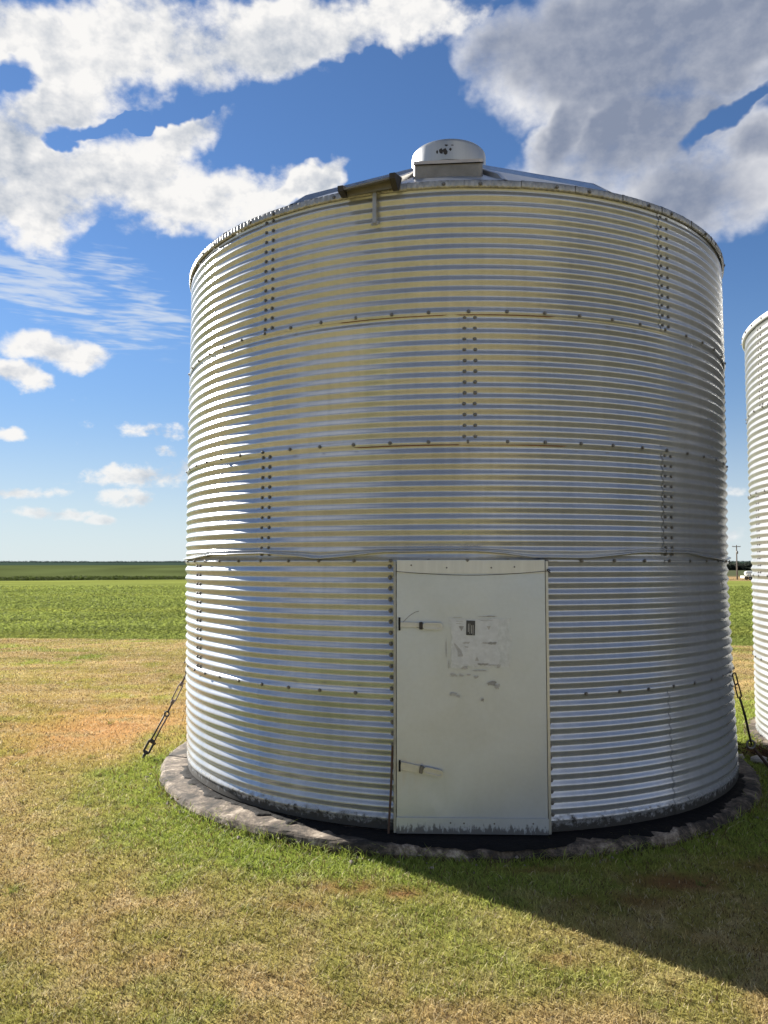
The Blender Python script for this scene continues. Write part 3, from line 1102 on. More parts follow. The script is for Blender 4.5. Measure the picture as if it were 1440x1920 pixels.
def roof_fittings():
    # ventilator drum at the peak
    M = Matrix.Rotation(R_(-3), 4, 'X')
    s = Soup().lathe([(0.322, 5.16), (0.336, 5.165), (0.339, 5.19), (0.339, 5.325), (0.336, 5.343), (0.325, 5.356), (0.30, 5.364), (0.2, 5.378), (0.0, 5.388)], 64, c=(0, 0, 0))
    cap = s.obj('roof_cap', mat_galv('cap_zinc', (0.46, 0.47, 0.48), 0.42, 0.6, False), bin1)
    autosmooth(cap, 50)
    Soup().lathe([(0.29, 5.0), (0.29, 5.18), (0.0, 5.18)], 40).obj('collar', FLANGE, bin1, smooth=True)
    # flat dark patches on the drum
    for (t, z, w, h) in ((-16, 5.245, 0.022, 0.04), (-10, 5.235, 0.03, 0.035), (-2, 5.255, 0.015, 0.02), (-8, 5.29, 0.02, 0.012), (1, 5.29, 0.018, 0.008), (-22, 5.24, 0.012, 0.03), (-56, 5.195, 0.006, 0.05)):
        V = []
        F = []
        nn = 9
        V.append(polar(0.3395, R_(t), z))
        for i in range(nn):
            a = 2 * math.pi * i / nn
            rr = random.uniform(0.5, 1.0)
            V.append(polar(0.3392, R_(t) + w * rr * math.cos(a) / 0.34, z + h * rr * math.sin(a)))
        F = [(0, 1 + i, 1 + (i + 1) % nn) for i in range(nn)]
        mk('dark_mark', V, F, IRON, cap)
    # inspection hatch low on the front slope
    r0, r1 = 1.98, 1.58
    th0 = R_(-4.9)
    hw = 0.232
    t_ = Vector((math.cos(th0), math.sin(th0), 0))
    n_ = Vector((math.sin(th0), -math.cos(th0), 0))

    def P(u, r, z):
        q = n_ * r + t_ * u
        return (q.x, q.y, z)
    s = Soup()
    zt0 = roof_z(r0) + 0.088
    zt1 = roof_z(r1) + 0.05
    outl = []
    for (u, r) in ((-hw + .03, r0), (hw - .03, r0), (hw - .009, r0 - .009), (hw, r0 - .03), (hw, r1), (-hw, r1), (-hw, r0 - .03), (-hw + .009, r0 - .009)):
        outl.append((u, r))
    nO = len(outl)
    V = [P(u, r, roof_z(r) - 0.05) for u, r in outl] + [P(u, r, zt0 + (zt1 - zt0) * (r0 - r) / (r0 - r1)) for u, r in outl]
    F = [(i, (i + 1) % nO, nO + (i + 1) % nO, nO + i) for i in range(nO)] + [tuple(range(nO, 2 * nO))]
    hb = mk('roof_hatch', V, F, mat_plain('stained_hatch_zinc', (0.22, 0.205, 0.185), 0.55, 0.45, 0.6, 9.0, 0.3), bin1)
    # lid with a small lip
    V = []
    for dz in (0.0, 0.022):
        V += [P(u * 1.035, r + (0.014 if r > r1 + .2 else -0.014), zt0 + 0.001 + dz + (zt1 - zt0) * (r0 - r) / (r0 - r1)) for u, r in outl]
    F = [(i, (i + 1) % nO, nO + (i + 1) % nO, nO + i) for i in range(nO)] + [tuple(range(nO, 2 * nO)), tuple(range(nO - 1, -1, -1))]
    mk('lid', V, F, mat_plain('hatch_lid_zinc', (0.47, 0.42, 0.38), 0.45, 0.5, 0.4, 7.0, 0.2), hb)
    # bolts along the ribs that show against the sky
    ribs = [o for o in roof1]
    a = 360 / NPAN
    for i, o in enumerate(roof1):
        c = (a * i + 13.0 + a / 2) % 360
        c = c if c <= 180 else c - 360
        if 60 < c < 105 or -105 < c < -75:
            for r in np.linspace(0.45, 2.1, 9):
                x, y, _ = polar(r, R_(a / 2), 0)
                b = bpy.data.objects.new('bolt', BOLT_ME)
                COL.objects.link(b)
                b.parent = o
                b.location = (x, y, roof_z(r) + 0.0398)
                b.rotation_euler = (R_(-90), 0, 0)


roof_fittings()


def eave_bracket():
    """weathered sheet-metal hood over the ladder spot: a tilted trough on a short post"""
    th = -16.9
    M = Matrix.Rotation(R_(th), 3, 'Z')
    s = Soup()

    def Q(u, out, z):
        v = M @ Vector((u, -out, z))
        return (v.x, v.y, v.z)
    L, Rr = -0.175, 0.165
    o_in, o_out = 2.31, 2.415
    # top plate tipped towards the viewer
    zl, zr = 3.988, 4.022
    V = [Q(L, o_in - 0.06, zl + 0.03), Q(Rr, o_in - 0.06, zr + 0.03), Q(Rr, o_out, zr - 0.015), Q(L, o_out, zl - 0.015)]
    V += [(v[0], v[1], v[2] - 0.012) for v in V]
    s.add(V, [(0, 3, 2, 1), (4, 5, 6, 7), (0, 1, 5, 4), (1, 2, 6, 5), (2, 3, 7, 6), (3, 0, 4, 7)])
    # back plate against the eave
    V = [Q(L, o_in + 0.03, zl), Q(Rr, o_in + 0.03, zr), Q(Rr, o_in + 0.03, 3.965), Q(L, o_in + 0.03, 3.950)]
    V += [tuple(Vector(v) * 1.0 + M @ Vector((0, -0.008, 0))) for v in V]
    s.add(V, [(0, 1, 2, 3), (7, 6, 5, 4), (0, 4, 5, 1), (1, 5, 6, 2), (2, 6, 7, 3), (3, 7, 4, 0)])
    hood = s.obj('eave_hood', mat_plain('weathered_hood', (0.20, 0.195, 0.185), 0.6, 0.5, 0.5, 12.0, 0.3), bin1)
    # end cheeks, darker
    for (u, zc, k) in ((L, zl, -1), (Rr, zr, 1)):
        c = Soup()
        pr = [(o_in - 0.055, zc + 0.045), (o_out + 0.012, zc - 0.0), (o_out + 0.008, zc - 0.035), (o_in + 0.045, 3.945), (o_in + 0.02, 3.95)]
        V = [Q(u - 0.018, a, z) for a, z in pr] + [Q(u + 0.018, a, z) for a, z in pr]
        n = len(pr)
        c.add(V, [tuple(range(n)), tuple(range(2 * n - 1, n - 1, -1))] + [(i, n + i, n + (i + 1) % n, (i + 1) % n) for i in range(n)])
        c.obj('cheek', IRON, hood)
    p = Soup().box(Q(0.02, 2.325, 3.885), (0.026, 0.014, 0.25), M.to_4x4(), 0.002)
    p.box(Q(0.02, 2.318, 3.765), (0.05, 0.01, 0.025), M.to_4x4(), 0.002)
    p.obj('post', mat_plain('post_zinc', (0.34, 0.34, 0.34), 0.5, 0.6, 0.4, 12.0, 0.2), hood)


eave_bracket()


# ---- door
def build_door():
    thd = -1.9
    M = Matrix.Rotation(R_(thd), 3, 'Z')
    front = 2.296
    w2, H = 0.449, 1.632
    ox = 0.004
    # the door panel: a slightly buckled sheet with folded edges
    nu, nv = 46, 70
    V = []
    for j in range(nv):
        z = 0.004 + (H - 0.004) * j / (nv - 1)
        for i in range(nu):
            u = -w2 + 2 * w2 * i / (nu - 1)
            b = 0.0075 * (float(fbm2(np.array(u * 2.1 + 7), np.array(z * 1.7), 2, 70, 0.4)) - 0.5) * 2
            # diagonal fold in the lower left corner
            e = (u + 0.24) * 0.80 + (z - 0.20) * 0.60
            if z < 0.30:
                b += 0.003 * math.exp(-(e / 0.03) ** 2) * min(1, (0.30 - z) / 0.1) * (1 if u < 0.05 else 0) + (0.004 * min(1, -e / 0.03) if e < 0 else 0) * min(1, (0.30 - z) / 0.15)
            edge = min(u + w2, w2 - u, 0.03) / 0.03
            V.append((u, -(front + b * edge), z))
    F = [tuple(f) for f in grid_faces(nu, nv)]
    # folded returns round the edge
    n0 = len(V)
    ring = [i for i in range(nu)] + [j * nu + nu - 1 for j in range(1, nv)] + [(nv - 1) * nu + i for i in range(nu - 2, -1, -1)] + [j * nu for j in range(nv - 2, 0, -1)]
    for i in ring:
        x, y, z = V[i]
        V.append((x, y + 0.045, z))
    m = len(ring)
    for k in range(m):
        a, c = ring[k], ring[(k + 1) % m]
        F.append((c, a, n0 + k, n0 + (k + 1) % m))
    door = mk('door', V, F, DOOR, bin1, loc=(ox, 0, 0), rotz=R_(thd), smooth=False)
    door.location = (ox + 0.001, 0, 0)
    # slight lean of the opening
    autosmooth(door, 30)
    f = -front

    def bx(name, mat, c, size, parent=door, rot=0.0, bev=0.0015):
        return Soup().box((0, 0, 0), size, None, bev).obj(name, mat, parent, c) if not rot else _rot(name, mat, c, size, parent, rot, bev)

    def _rot(name, mat, c, size, parent, rot, bev):
        o = Soup().box((0, 0, 0), size, None, bev).obj(name, mat, parent, c)
        o.rotation_euler = (0, rot, 0)
        return o
    trim = mat_galv('door_trim_zinc', (0.58, 0.585, 0.57), 0.40, 0.7, False)
    bx('top_strip', trim, (0, f - 0.0045, 1.590), (2 * w2 - 0.004, 0.006, 0.078))
    bs = bx('bottom_strip', DOOR, (0, f - 0.0075, 0.052), (2 * w2 + 0.006, 0.006, 0.094))
    bs.location = (0, 0, 0)
    bs.data.transform(Matrix.Translation((0, f - 0.0095, 0.052)))
    # jambs beside the door
    for sx in (-1, 1):
        bx('jamb', trim if sx > 0 else mat_plain('jamb_zinc', (0.32, 0.325, 0.32), 0.5, 0.6, 0.5, 9.0, 0.2), (sx * (w2 + 0.012), f + 0.024, 0.815), (0.016, 0.05, 1.62))
    # shadow gap behind the hinge side
    # rivets of the top and bottom strips
    rs = Soup().lathe([(0.0055, 0.0), (0.0045, 0.002), (0.0, 0.0028)], 8, M=Matrix.Rotation(R_(90), 4, 'X'))
    rme = mesh('rivet', rs.v, rs.f)
    rme.materials.append(BOLT)
    for (u, z, dy) in ((-0.145, 1.585, 0.0078), (0.125, 1.585, 0.0078), (0.265, 1.59, 0.0078), (-0.36, 1.60, 0.0078), (-0.13, 0.07, 0.0128), (-0.05, 0.068, 0.0128), (0.13, 0.068, 0.0128), (0.36, 0.07, 0.0128), (0.07, 0.795, 0.001)):
        o = link('rivet', rme, BOLT, door, (u, f - dy, z))
    # wire tied across the top
    pts = [(-w2 - 0.005 + (2 * w2 + 0.03) * i / 24, f - 0.012, 1.562 - 0.024 * math.sin(math.pi * i / 24) + 0.004 * (i / 24)) for i in range(25)]
    Soup().tube(pts, 0.0016, 6).obj('tie_wire', IRON, door)
    kn = [(w2 + 0.022 + 0.008 * math.cos(a * 1.3), f - 0.012 + 0.006 * math.sin(a * 2.1), 1.565 + 0.010 * math.sin(a)) for a in np.linspace(0, 9, 30)]
    Soup().tube(kn, 0.0025, 6).obj('wire_knot', IRON, door)
    # latches: slot, hasp tongue and folded handle
    for (zc, ang, upper) in ((1.245, 0.02, True), (0.400, 0.20, False)):
        bx('latch_slot_shade', BLACK, (-0.432, f - 0.006, zc + 0.0), (0.012, 0.016, 0.078 if upper else 0.066), bev=0.0008)  # solid black block, the slot's inner shade painted as its colour
        lm = mat_plain('latch_zinc', (0.47, 0.48, 0.48), 0.42, 0.65, 0.3, 14.0, 0.15)
        tg = bx('latch_tongue', lm, (-0.37, f - 0.010, zc - 0.005 - (0 if upper else 0.004)), (0.115, 0.006, 0.030 if upper else 0.046), rot=ang)
        bx('latch_staple_gap', IRON if upper else BOLT, (-0.302, f - 0.016, zc - 0.010 - (0 if upper else 0.008)), (0.020, 0.026, 0.044), rot=ang)  # staple kept dark to paint in the shaded gap under the handle
        hd = Soup()
        hw, hh = 0.060, 0.021
        prof = []
        for i in range(24):
            a = 2 * math.pi * i / 24
            cx = (hw - hh) * (1 if math.cos(a) >= 0 else -1)
            prof.append((cx + hh * math.cos(a), hh * math.sin(a)))
        V = [(x, -0.011, z) for x, z in prof] + [(x, 0.0, z) for x, z in prof] + [(x * 0.86, -0.011, z * 0.62) for x, z in prof] + [(x * 0.86, -0.005, z * 0.62) for x, z in prof]
        n = 24
        F = []
        for i in range(n):
            j = (i + 1) % n
            F += [(i, j, n + j, n + i), (j, i, 2 * n + i, 2 * n + j), (2 * n + j, 2 * n + i, 3 * n + i, 3 * n + j)]
        F.append(tuple(3 * n + i for i in range(n)))
        hd.add(V, F)
        ho = hd.obj('latch_handle', lm, door, (-0.232, f - 0.012, zc - 0.012 - (0.0 if upper else 0.02)))
        ho.rotation_euler = (0, ang * 1.1, 0)
        if upper:
            pts = [(-0.418 + 0.105 * t, f - 0.007, zc + 0.012 + 0.075 * math.sin(t * 1.5) - 0.01) for t in np.linspace(0, 1, 12)]
            Soup().tube(pts, 0.0011, 5).obj('thin_wire', BOLT, door)
            pts = [(-0.42 + 0.15 * t, f - 0.007 - 0.006 * t, zc + 0.006 - 0.034 * math.sin(t * 1.4)) for t in np.linspace(0, 1, 12)]
            Soup().tube(pts, 0.0015, 5).obj('thin_wire', IRON, door)
    # remains of an old sticker, a small dark plate and grey scuffs
    def patch(name, mat, c, pts, dy, parent=door):
        V = [(c[0], f - dy, c[1])] + [(c[0] + a, f - dy, c[1] + b_) for a, b_ in pts]
        n = len(pts)
        return mk(name, V, [(0, 1 + i, 1 + (i + 1) % n) for i in range(n)], mat, parent)

    def ragged(w, h, n=28, j=0.12):
        out = []
        for i in range(n):
            a = 2 * math.pi * (i + 0.5) / n
            ca, sa = math.cos(a), math.sin(a)
            k = 1 / max(abs(ca) / 1.0, abs(sa) / 1.0)
            q = 1 + random.uniform(-j, j * 0.3)
            out.append((w * ca * k * q, h * sa * k * q))
        return out
    paper = mat_plain('sticker_paper', (0.50, 0.525, 0.57), 0.5, 0.5, 0.25, 22.0, 0.1)
    st = patch('sticker', paper, (0.025, 1.135), ragged(0.145, 0.140, 36, 0.10), 0.0042)
    ghost = mat_plain('sticker_residue', (0.485, 0.515, 0.555), 0.5, 0.6, 0.35, 30.0, 0.1)
    patch('residue', ghost, (0.055, 1.13), ragged(0.185, 0.150, 36, 0.12), 0.0036, st)
    grey = mat_plain('sticker_print', (0.29, 0.285, 0.28), 0.6, 0.3, 0.5, 60.0, 0.0)
    grey2 = mat_plain('sticker_print_faint', (0.39, 0.39, 0.395), 0.6, 0.4, 0.4, 60.0, 0.0)
    pl = Soup().box((0, 0, 0), (0.053, 0.004, 0.088), None, 0.001).obj('small_plate', mat_plain('dark_plate', (0.05, 0.05, 0.052), 0.5, 0.2, 0.4, 60.0, 0.2), door, (-0.002, f - 0.0068, 1.222))
    pl.rotation_euler = (0, 0.03, 0)
    for i, (u, w) in enumerate(((-0.014, 0.004), (-0.005, 0.0025), (0.006, 0.004), (0.015, 0.003))):
        Soup().box((0, 0, 0), (w, 0.002, 0.05 + 0.01 * (i % 2)), None).obj('plate_rib', grey2, pl, (u, -0.0025, -0.004 * i))
    tri = [(-0.016, 0.012), (0.016, 0.012), (0.0, -0.018)]
    patch('printed_triangle', grey, (-0.058, 1.220), [(a, b_) for a, b_ in tri][::-1], 0.0052, st)
    patch('printed_triangle', grey2, (0.107, 1.224), [(a * 0.8, b_ * 0.8) for a, b_ in tri][::-1], 0.0052, st)
    patch('printed_triangle', grey2, (0.035, 1.035), [(-a * 0.8, -b_ * 0.9) for a, b_ in tri][::-1], 0.0052, st)
    for (u, z, w, h, mt) in ((0.13, 1.13, 0.028, 0.010, grey), (0.09, 1.132, 0.03, 0.005, grey2), (-0.03, 1.132, 0.022, 0.006, grey2), (-0.028, 1.108, 0.012, 0.004, grey2),
                             (0.07, 1.004, 0.035, 0.007, grey), (0.125, 1.000, 0.03, 0.004, grey2), (0.165, 0.995, 0.014, 0.012, grey2), (0.05, 0.966, 0.05, 0.004, grey2), (-0.04, 0.984, 0.02, 0.010, grey2),
                             (-0.105, 0.940, 0.020, 0.010, grey2), (-0.06, 0.938, 0.014, 0.007, grey2), (-0.015, 0.940, 0.013, 0.006, grey2), (0.030, 0.928, 0.015, 0.008, grey2),
                             (0.12, 0.890, 0.030, 0.015, grey), (0.155, 0.872, 0.018, 0.016, grey2), (-0.11, 0.826, 0.022, 0.010, grey2), (-0.08, 0.814, 0.014, 0.008, grey2), (0.066, 0.792, 0.010, 0.009, grey),
                             (0.12, 1.292, 0.035, 0.003, grey), (0.08, 1.290, 0.05, 0.002, grey2), (-0.08, 1.285, 0.03, 0.002, grey2), (-0.07, 1.262, 0.025, 0.002, grey2), (-0.075, 1.248, 0.018, 0.002, grey2), (0.09, 1.268, 0.05, 0.002, grey2),
                             (-0.15, 1.10, 0.003, 0.06, grey2), (-0.135, 1.0, 0.004, 0.03, grey2)):
        patch('scuff', mt, (u, z), ragged(w, h, 18, 0.45), 0.0056, door)
    torn = [(-0.105, 1.128), (-0.098, 1.130), (-0.060, 1.088), (-0.048, 1.052), (-0.058, 1.050), (-0.080, 1.050), (-0.083, 1.085)]
    c = (-0.075, 1.08)
    patch('torn_strip', grey2, c, [(a - c[0], b_ - c[1]) for a, b_ in torn][::-1], 0.0054, door)
    # leaning rod at the hinge side
    Soup().tube([(-w2 - 0.05, f + 0.01, -0.005), (-w2 - 0.035, f + 0.006, 0.25), (-w2 - 0.025, f + 0.01, 0.51)], 0.007, 8).obj('hinge_rod', RUST, bin1, (ox, 0, 0), R_(thd))
    # black panel behind the sheet, the opening's shade put into its colour
    Soup().box((0, -2.20, 0.8), (2 * w2 + 0.05, 0.004, 1.66)).obj('opening_shade_panel', BLACK, bin1, rotz=R_(thd))


build_door()

# faded stencil on the lowest plain strip of the third ring: only strokes are left
faded = mat_plain('faded_paint', (0.30, 0.29, 0.31), 0.6, 0.4, 0.4, 40.0, 0.0)
sv = Soup()
for t in (-11.8, -11.2, -10.5, -9.7, -8.2, -7.7, -7.1, -6.3, -5.9, -5.2, -4.5, -2.6, -2.2, -1.7, -1.2, -0.7, -0.2):
    hh = random.uniform(0.007, 0.013)
    w = random.uniform(0.06, 0.16)
    z = Z2 - 9.42 * PITCH
    ex = -AMP + 0.0052
    sv.add([(polar(BR + ex, R_(t - w), z + hh)[0] - 0.010, *polar(BR + ex, R_(t - w), z + hh)[1:]), (polar(BR + ex, R_(t + w), 0)[0] - 0.010, polar(BR + ex, R_(t + w), 0)[1], z + hh),
            (polar(BR + ex, R_(t + w), 0)[0] - 0.010, polar(BR + ex, R_(t + w), 0)[1], z - 0.004), (polar(BR + ex, R_(t - w), 0)[0] - 0.010, polar(BR + ex, R_(t - w), 0)[1], z - 0.004)], [(3, 2, 1, 0)])
sv.obj('faded_stencil', faded, sheet_at(sheets1, 2, -6))


# ---- pads
def build_pad(name, centre, label, seed, tar_span):
    n = 260
    a = np.linspace(-math.pi, math.pi, n, endpoint=False)
    cr = fbm2(np.cos(a) * 9 + 20 + seed, np.sin(a) * 9 + 20, 5, 200 + seed, 0.65)
    big = fbm2(np.cos(a) * 1.6 + 9 + seed, np.sin(a) * 1.6 + 9, 2, 210 + seed)
    edge = PAD_R + (cr - 0.5) * 0.045 + (big - 0.5) * 0.07
    rr = [1.6, 2.05, 2.2, 2.25, 2.29, 2.33, 2.37, 2.41]
    V = []
    for r in rr:
        z = -0.010 - 0.010 * max(0, (r - 2.2) / 0.3)
        for i in range(n):
            h = fbm2(np.array([r * math.cos(a[i]) * 7 + 30]), np.array([r * math.sin(a[i]) * 7 + 30]), 4, 220 + seed)[0] - 0.5
            V.append(polar(min(r, edge[i] - 0.02), a[i], z + 0.008 * h * (r > 2.1)))
    for k, (dr, z) in enumerate(((-0.012, -0.022), (0.0, -0.034), (0.012, -0.06), (0.004, -0.09), (0.02, -0.20))):
        j = fbm2(np.cos(a) * 22 + 3 * k, np.sin(a) * 22 + 50, 4, 230 + seed + k, 0.7)
        for i in range(n):
            V.append(polar(edge[i] + dr + (j[i] - 0.5) * 0.014, a[i], z + (cr[i] - 0.5) * 0.009))
    F = [tuple(reversed(f)) for f in grid_faces(n, len(rr) + 5, True)]
    pad = mk(name, V, F, CONC, None, (centre[0] + PAD_OFF[0], centre[1] + PAD_OFF[1], 0))
    tag(pad, label, 'concrete pad', 'pads under the grain bins')
    # tar smeared over the pad round the foot of the wall
    t0, t1 = tar_span
    m = 200
    th = np.linspace(t0, t1, m)
    outer = np.interp(th, [t0, t0 + 10, -30, -20, -12, 0, 8, 14, 22, 34, 48, t1], [2.275, 2.285, 2.29, 2.35, 2.42, 2.445, 2.44, 2.36, 2.40, 2.38, 2.35, 2.30])
    outer = outer + (fbm2(th * 0.45, th * 0 + 4, 5, 240 + seed, 0.7) - 0.5) * 0.18
    V = []
    for fr, h in ((0.0, 0.010), (0.1, 0.013), (0.5, 0.011), (0.85, 0.010), (1.0, -0.004)):
        for i, t in enumerate(th):
            r = 2.22 + (outer[i] - 2.22) * fr
            hh = (fbm2(np.array([t * 0.9]), np.array([fr * 5]), 3, 250)[0] - 0.5) * 0.010
            V.append(polar(r, R_(t), -0.014 + h + (hh if fr < 1 else 0)))
    mk('tar_seal', V, [tuple(reversed(f)) for f in grid_faces(m, 5)], TAR, pad, smooth=True)
    # loose chips and crumbs of concrete along the rim and against the wall
    ch = Soup()
    for i in range(380):
        t = random.uniform(-95, 95) if seed == 1 else random.uniform(-150, -60)
        r = random.choice((random.gauss(2.45, 0.03), random.gauss(2.47, 0.04), random.gauss(2.49, 0.05)))
        if r < 2.43:
            continue
        q = random.choice((0.006, 0.009, 0.012, 0.018)) * random.uniform(0.6, 1.2)
        c = polar(r, R_(t), (-0.018 if r < 2.42 else -0.06 if r < 2.46 else -0.085) + q * 0.3)
        v = []
        for d_ in ((1, 0, 0), (0, 1, 0), (-1, 0, 0), (0, -1, 0), (0, 0, 1), (0, 0, -1)):
            k_ = q * random.uniform(0.6, 1.3)
            v.append((c[0] + d_[0] * k_, c[1] + d_[1] * k_, c[2] + d_[2] * k_ * 0.7))
        ch.add(v, [(0, 1, 4), (1, 2, 4), (2, 3, 4), (3, 0, 4), (1, 0, 5), (2, 1, 5), (3, 2, 5), (0, 3, 5)])
    kind(ch.obj('loose_chips', mat_plain('concrete_crumbs', (0.24, 0.20, 0.17), 0.9, 0.0, 0.6, 30.0, 0.0), pad), 'stuff')
    return pad


pad1 = build_pad('concrete_pad', BIN1, 'crumbling round concrete pad with black tar under the central grain bin', 1, (-75, 75))
pad2 = build_pad('concrete_pad', BIN2, 'corner of concrete pad under the cut off bin at the right edge', 2, (-178, 60))
for p in (pad2,):
    p.location.z = -0.06

# ---- second bin
bin2 = thing('grain_bin', 'sunlit corrugated grain bin cut off by the right edge of the picture', 'grain bin', (BIN2[0], BIN2[1], -0.12))


def build_bin2():
    rings = [(4.05, 3.2376), (3.2376, 2.4252), (2.4252, 1.6128), (1.6128, 0.8004), (0.8004, -0.012)]
    seams = [-96.0, -60.0, -101.0, -60.0, -96.0]
    sh = []
    for k, (zt, zb) in enumerate(rings):
        last = k == 4
        rows = ring_rows(zt, zb, 0.45 if k == 0 else 0.5, 0.28 if not last else 0)
        if last:
            rows = [r for r in rows if r[2] <= 11.25]
            z0 = rows[-1][0]
            rows += [(z0 - 0.012, 0.001, 12), (z0 - 0.03, 0.0015, 12), (z0 - 0.052, 0.002, 12)]
        for s in range(5):
            a0, a1 = seams[k] + 72 * s - 1.3, seams[k] + 72 * (s + 1) + 1.3
            o = wall_sheet(bin2, GALV2, rows, a0, a1, k, zt, False, False, 1.5)
            sh.append((k, a0, a1, o))
    for k in range(5):
        z = rings[k][1]
        if k < 4:
            for i in range(8):
                t = -118 + 6 * i
                add_bolt(sheet_at(sh, k, t), t, z, BR + AMP + 0.0045, False)
    for k, s in ((0, -96.0), (2, -101.0)):
        for i in range(12):
            for dt in (-0.45, 1.2):
                add_bolt(sheet_at(sh, k, s + 0.3), s + dt, rings[k][0] - (i + 0.5) * PITCH, BR - AMP + 0.006, False)
    # smooth drip edge round the eave
    s = Soup().lathe([(2.29, 4.112), (2.308, 4.11), (2.315, 4.10), (2.315, 4.062), (2.31, 4.056), (2.29, 4.056)], 120)
    e = s.obj('eave_flange', mat_galv('eave_zinc_new', (0.72, 0.73, 0.73), 0.38, 0.5, False), bin2)
    autosmooth(e, 40)
    for i in range(8):
        t = -128 + 6 * i
        b = add_bolt(e, t, 4.082, 2.316, False)
    for o in build_roof(bin2, GALV_ROOF):
        o.location.z = 0.08
    Soup().lathe([(0.32, 5.24), (0.336, 5.25), (0.336, 5.38), (0.30, 5.45), (0.0, 5.48)], 40).obj('roof_cap', GALV_ROOF, bin2, smooth=True)


build_bin2()


# ------------------------------------------------------------------ tie-downs
def lerp(a, b, t):
    return Vector(a) * (1 - t) + Vector(b) * t


def link_loop(c, axis, side, half_len, half_w, r, n=20):
    """stadium-shaped link"""
    pts = []
    for i in range(n):
        a = 2 * math.pi * i / n
        sx = (half_len - half_w) * (1 if math.cos(a) >= 0 else -1)
        pts.append(c + axis * (sx + half_w * math.cos(a)) + side * (half_w * math.sin(a)))
    return Soup().tube(pts, r, 6, close=True)


def tie_down_left():
    A, B = Vector((-1.665, 7.15, 0.80)), Vector((-2.11, 7.10, -0.10))
    t = thing('tie_down', 'rusty turnbuckle tie-down anchored in the grass left of the central bin', 'tie-down', (B.x, B.y, B.z), group=None)
    o = B

    def L(v):
        return Vector(v) - o
    ax = (B - A).normalized()
    sd = ax.cross(Vector((0, 1, 0))).normalized()
    K = lerp(A, B, 0.575) + Vector((0.02, 0, 0.015))      # the kink: eye of the turnbuckle rod
    a1 = (K - A).normalized()
    a2 = (B - K).normalized()
    s1 = a1.cross(Vector((0, 1, 0))).normalized()
    s2 = a2.cross(Vector((0, 1, 0))).normalized()
    Soup().tube([L(A), L(lerp(A, K, 0.12)) + sd * -0.012, L(lerp(A, K, 0.18))], 0.006, 6).obj('wall_hook', RUST, t, smooth=True)
    link_loop(L(lerp(A, K, 0.21)), a1, s1, 0.055, 0.017, 0.006).obj('link', IRON, t, smooth=True)
    Soup().tube([L(lerp(A, K, 0.29)), L(lerp(A, K, 0.50))], 0.0075, 8).obj('threaded_rod', RUST, t, smooth=True)
    tb = Soup()
    p0, p1 = L(lerp(A, K, 0.48)), L(lerp(A, K, 0.80))
    for s_ in (-1, 1):
        tb.tube([p0 + s1 * 0.004 * s_, p0 + a1 * 0.02 + s1 * 0.017 * s_, p1 - a1 * 0.02 + s1 * 0.017 * s_, p1 + s1 * 0.004 * s_], 0.0055, 6)
    tb.tube([p0 - a1 * 0.012, p0 + a1 * 0.022], 0.016, 8)
    tb.tube([p1 - a1 * 0.022, p1 + a1 * 0.012], 0.016, 8)
    tb.obj('turnbuckle', mat_plain('turnbuckle_iron', (0.16, 0.115, 0.10), 0.7, 0.4, 0.5, 30.0, 0.2), t, smooth=True)
    Soup().tube([L(lerp(A, K, 0.78)), L(lerp(A, K, 0.96))], 0.008, 8).obj('threaded_rod', RUST, t, smooth=True)
    ey = []
    for i in range(18):
        a = 2 * math.pi * i / 18
        ey.append(L(K) + a1 * 0.020 * math.cos(a) + s1 * 0.020 * math.sin(a))
    Soup().tube(ey, 0.007, 6, close=True).obj('eye', IRON, t, smooth=True)
    Soup().tube([L(K) + s2 * 0.016, L(lerp(K, B, 0.3)) + s2 * 0.014, L(lerp(K, B, 0.60)) + s2 * 0.020], 0.0065, 6).obj('shackle_bar', RUST, t, smooth=True)
    Soup().tube([L(K) - s2 * 0.012, L(lerp(K, B, 0.3)) - s2 * 0.012, L(lerp(K, B, 0.62)) - s2 * 0.012], 0.0075, 6).obj('shackle_bar', IRON, t, smooth=True)
    Soup().tube([L(lerp(K, B, 0.60)) - s2 * 0.03, L(lerp(K, B, 0.60)) + s2 * 0.04], 0.011, 8).obj('shackle_pin', RUST, t, smooth=True)
    link_loop(L(lerp(K, B, 0.70)), a2, s2, 0.062, 0.024, 0.010).obj('anchor_eye', IRON, t, smooth=True)
    Soup().tube([L(lerp(K, B, 0.79)), L(lerp(K, B, 0.9)), L(B) + Vector((0.01, 0, -0.12))], 0.013, 8).obj('anchor_rod', IRON, t, smooth=True)
    w = [L(lerp(A, K, 0.30)), L(lerp(A, K, 0.32)) + Vector((0.05, 0, -0.14)), L(lerp(A, K, 0.5)) + Vector((0.10, 0.02, -0.07)), L(lerp(A, K, 0.62)) + Vector((0.085, 0, -0.06)), L(lerp(A, K, 0.75)) + Vector((0.10, 0, -0.10)), L(lerp(A, K, 0.9)) + Vector((0.11, 0, -0.12))]
    sm = []
    for i in range(len(w) - 1):
        for q in range(4):
            sm.append(w[i].lerp(w[i + 1], q / 4))
    Soup().tube(sm + [w[-1]], 0.0018, 5).obj('loose_wire', RUST, t, smooth=True)


tie_down_left()


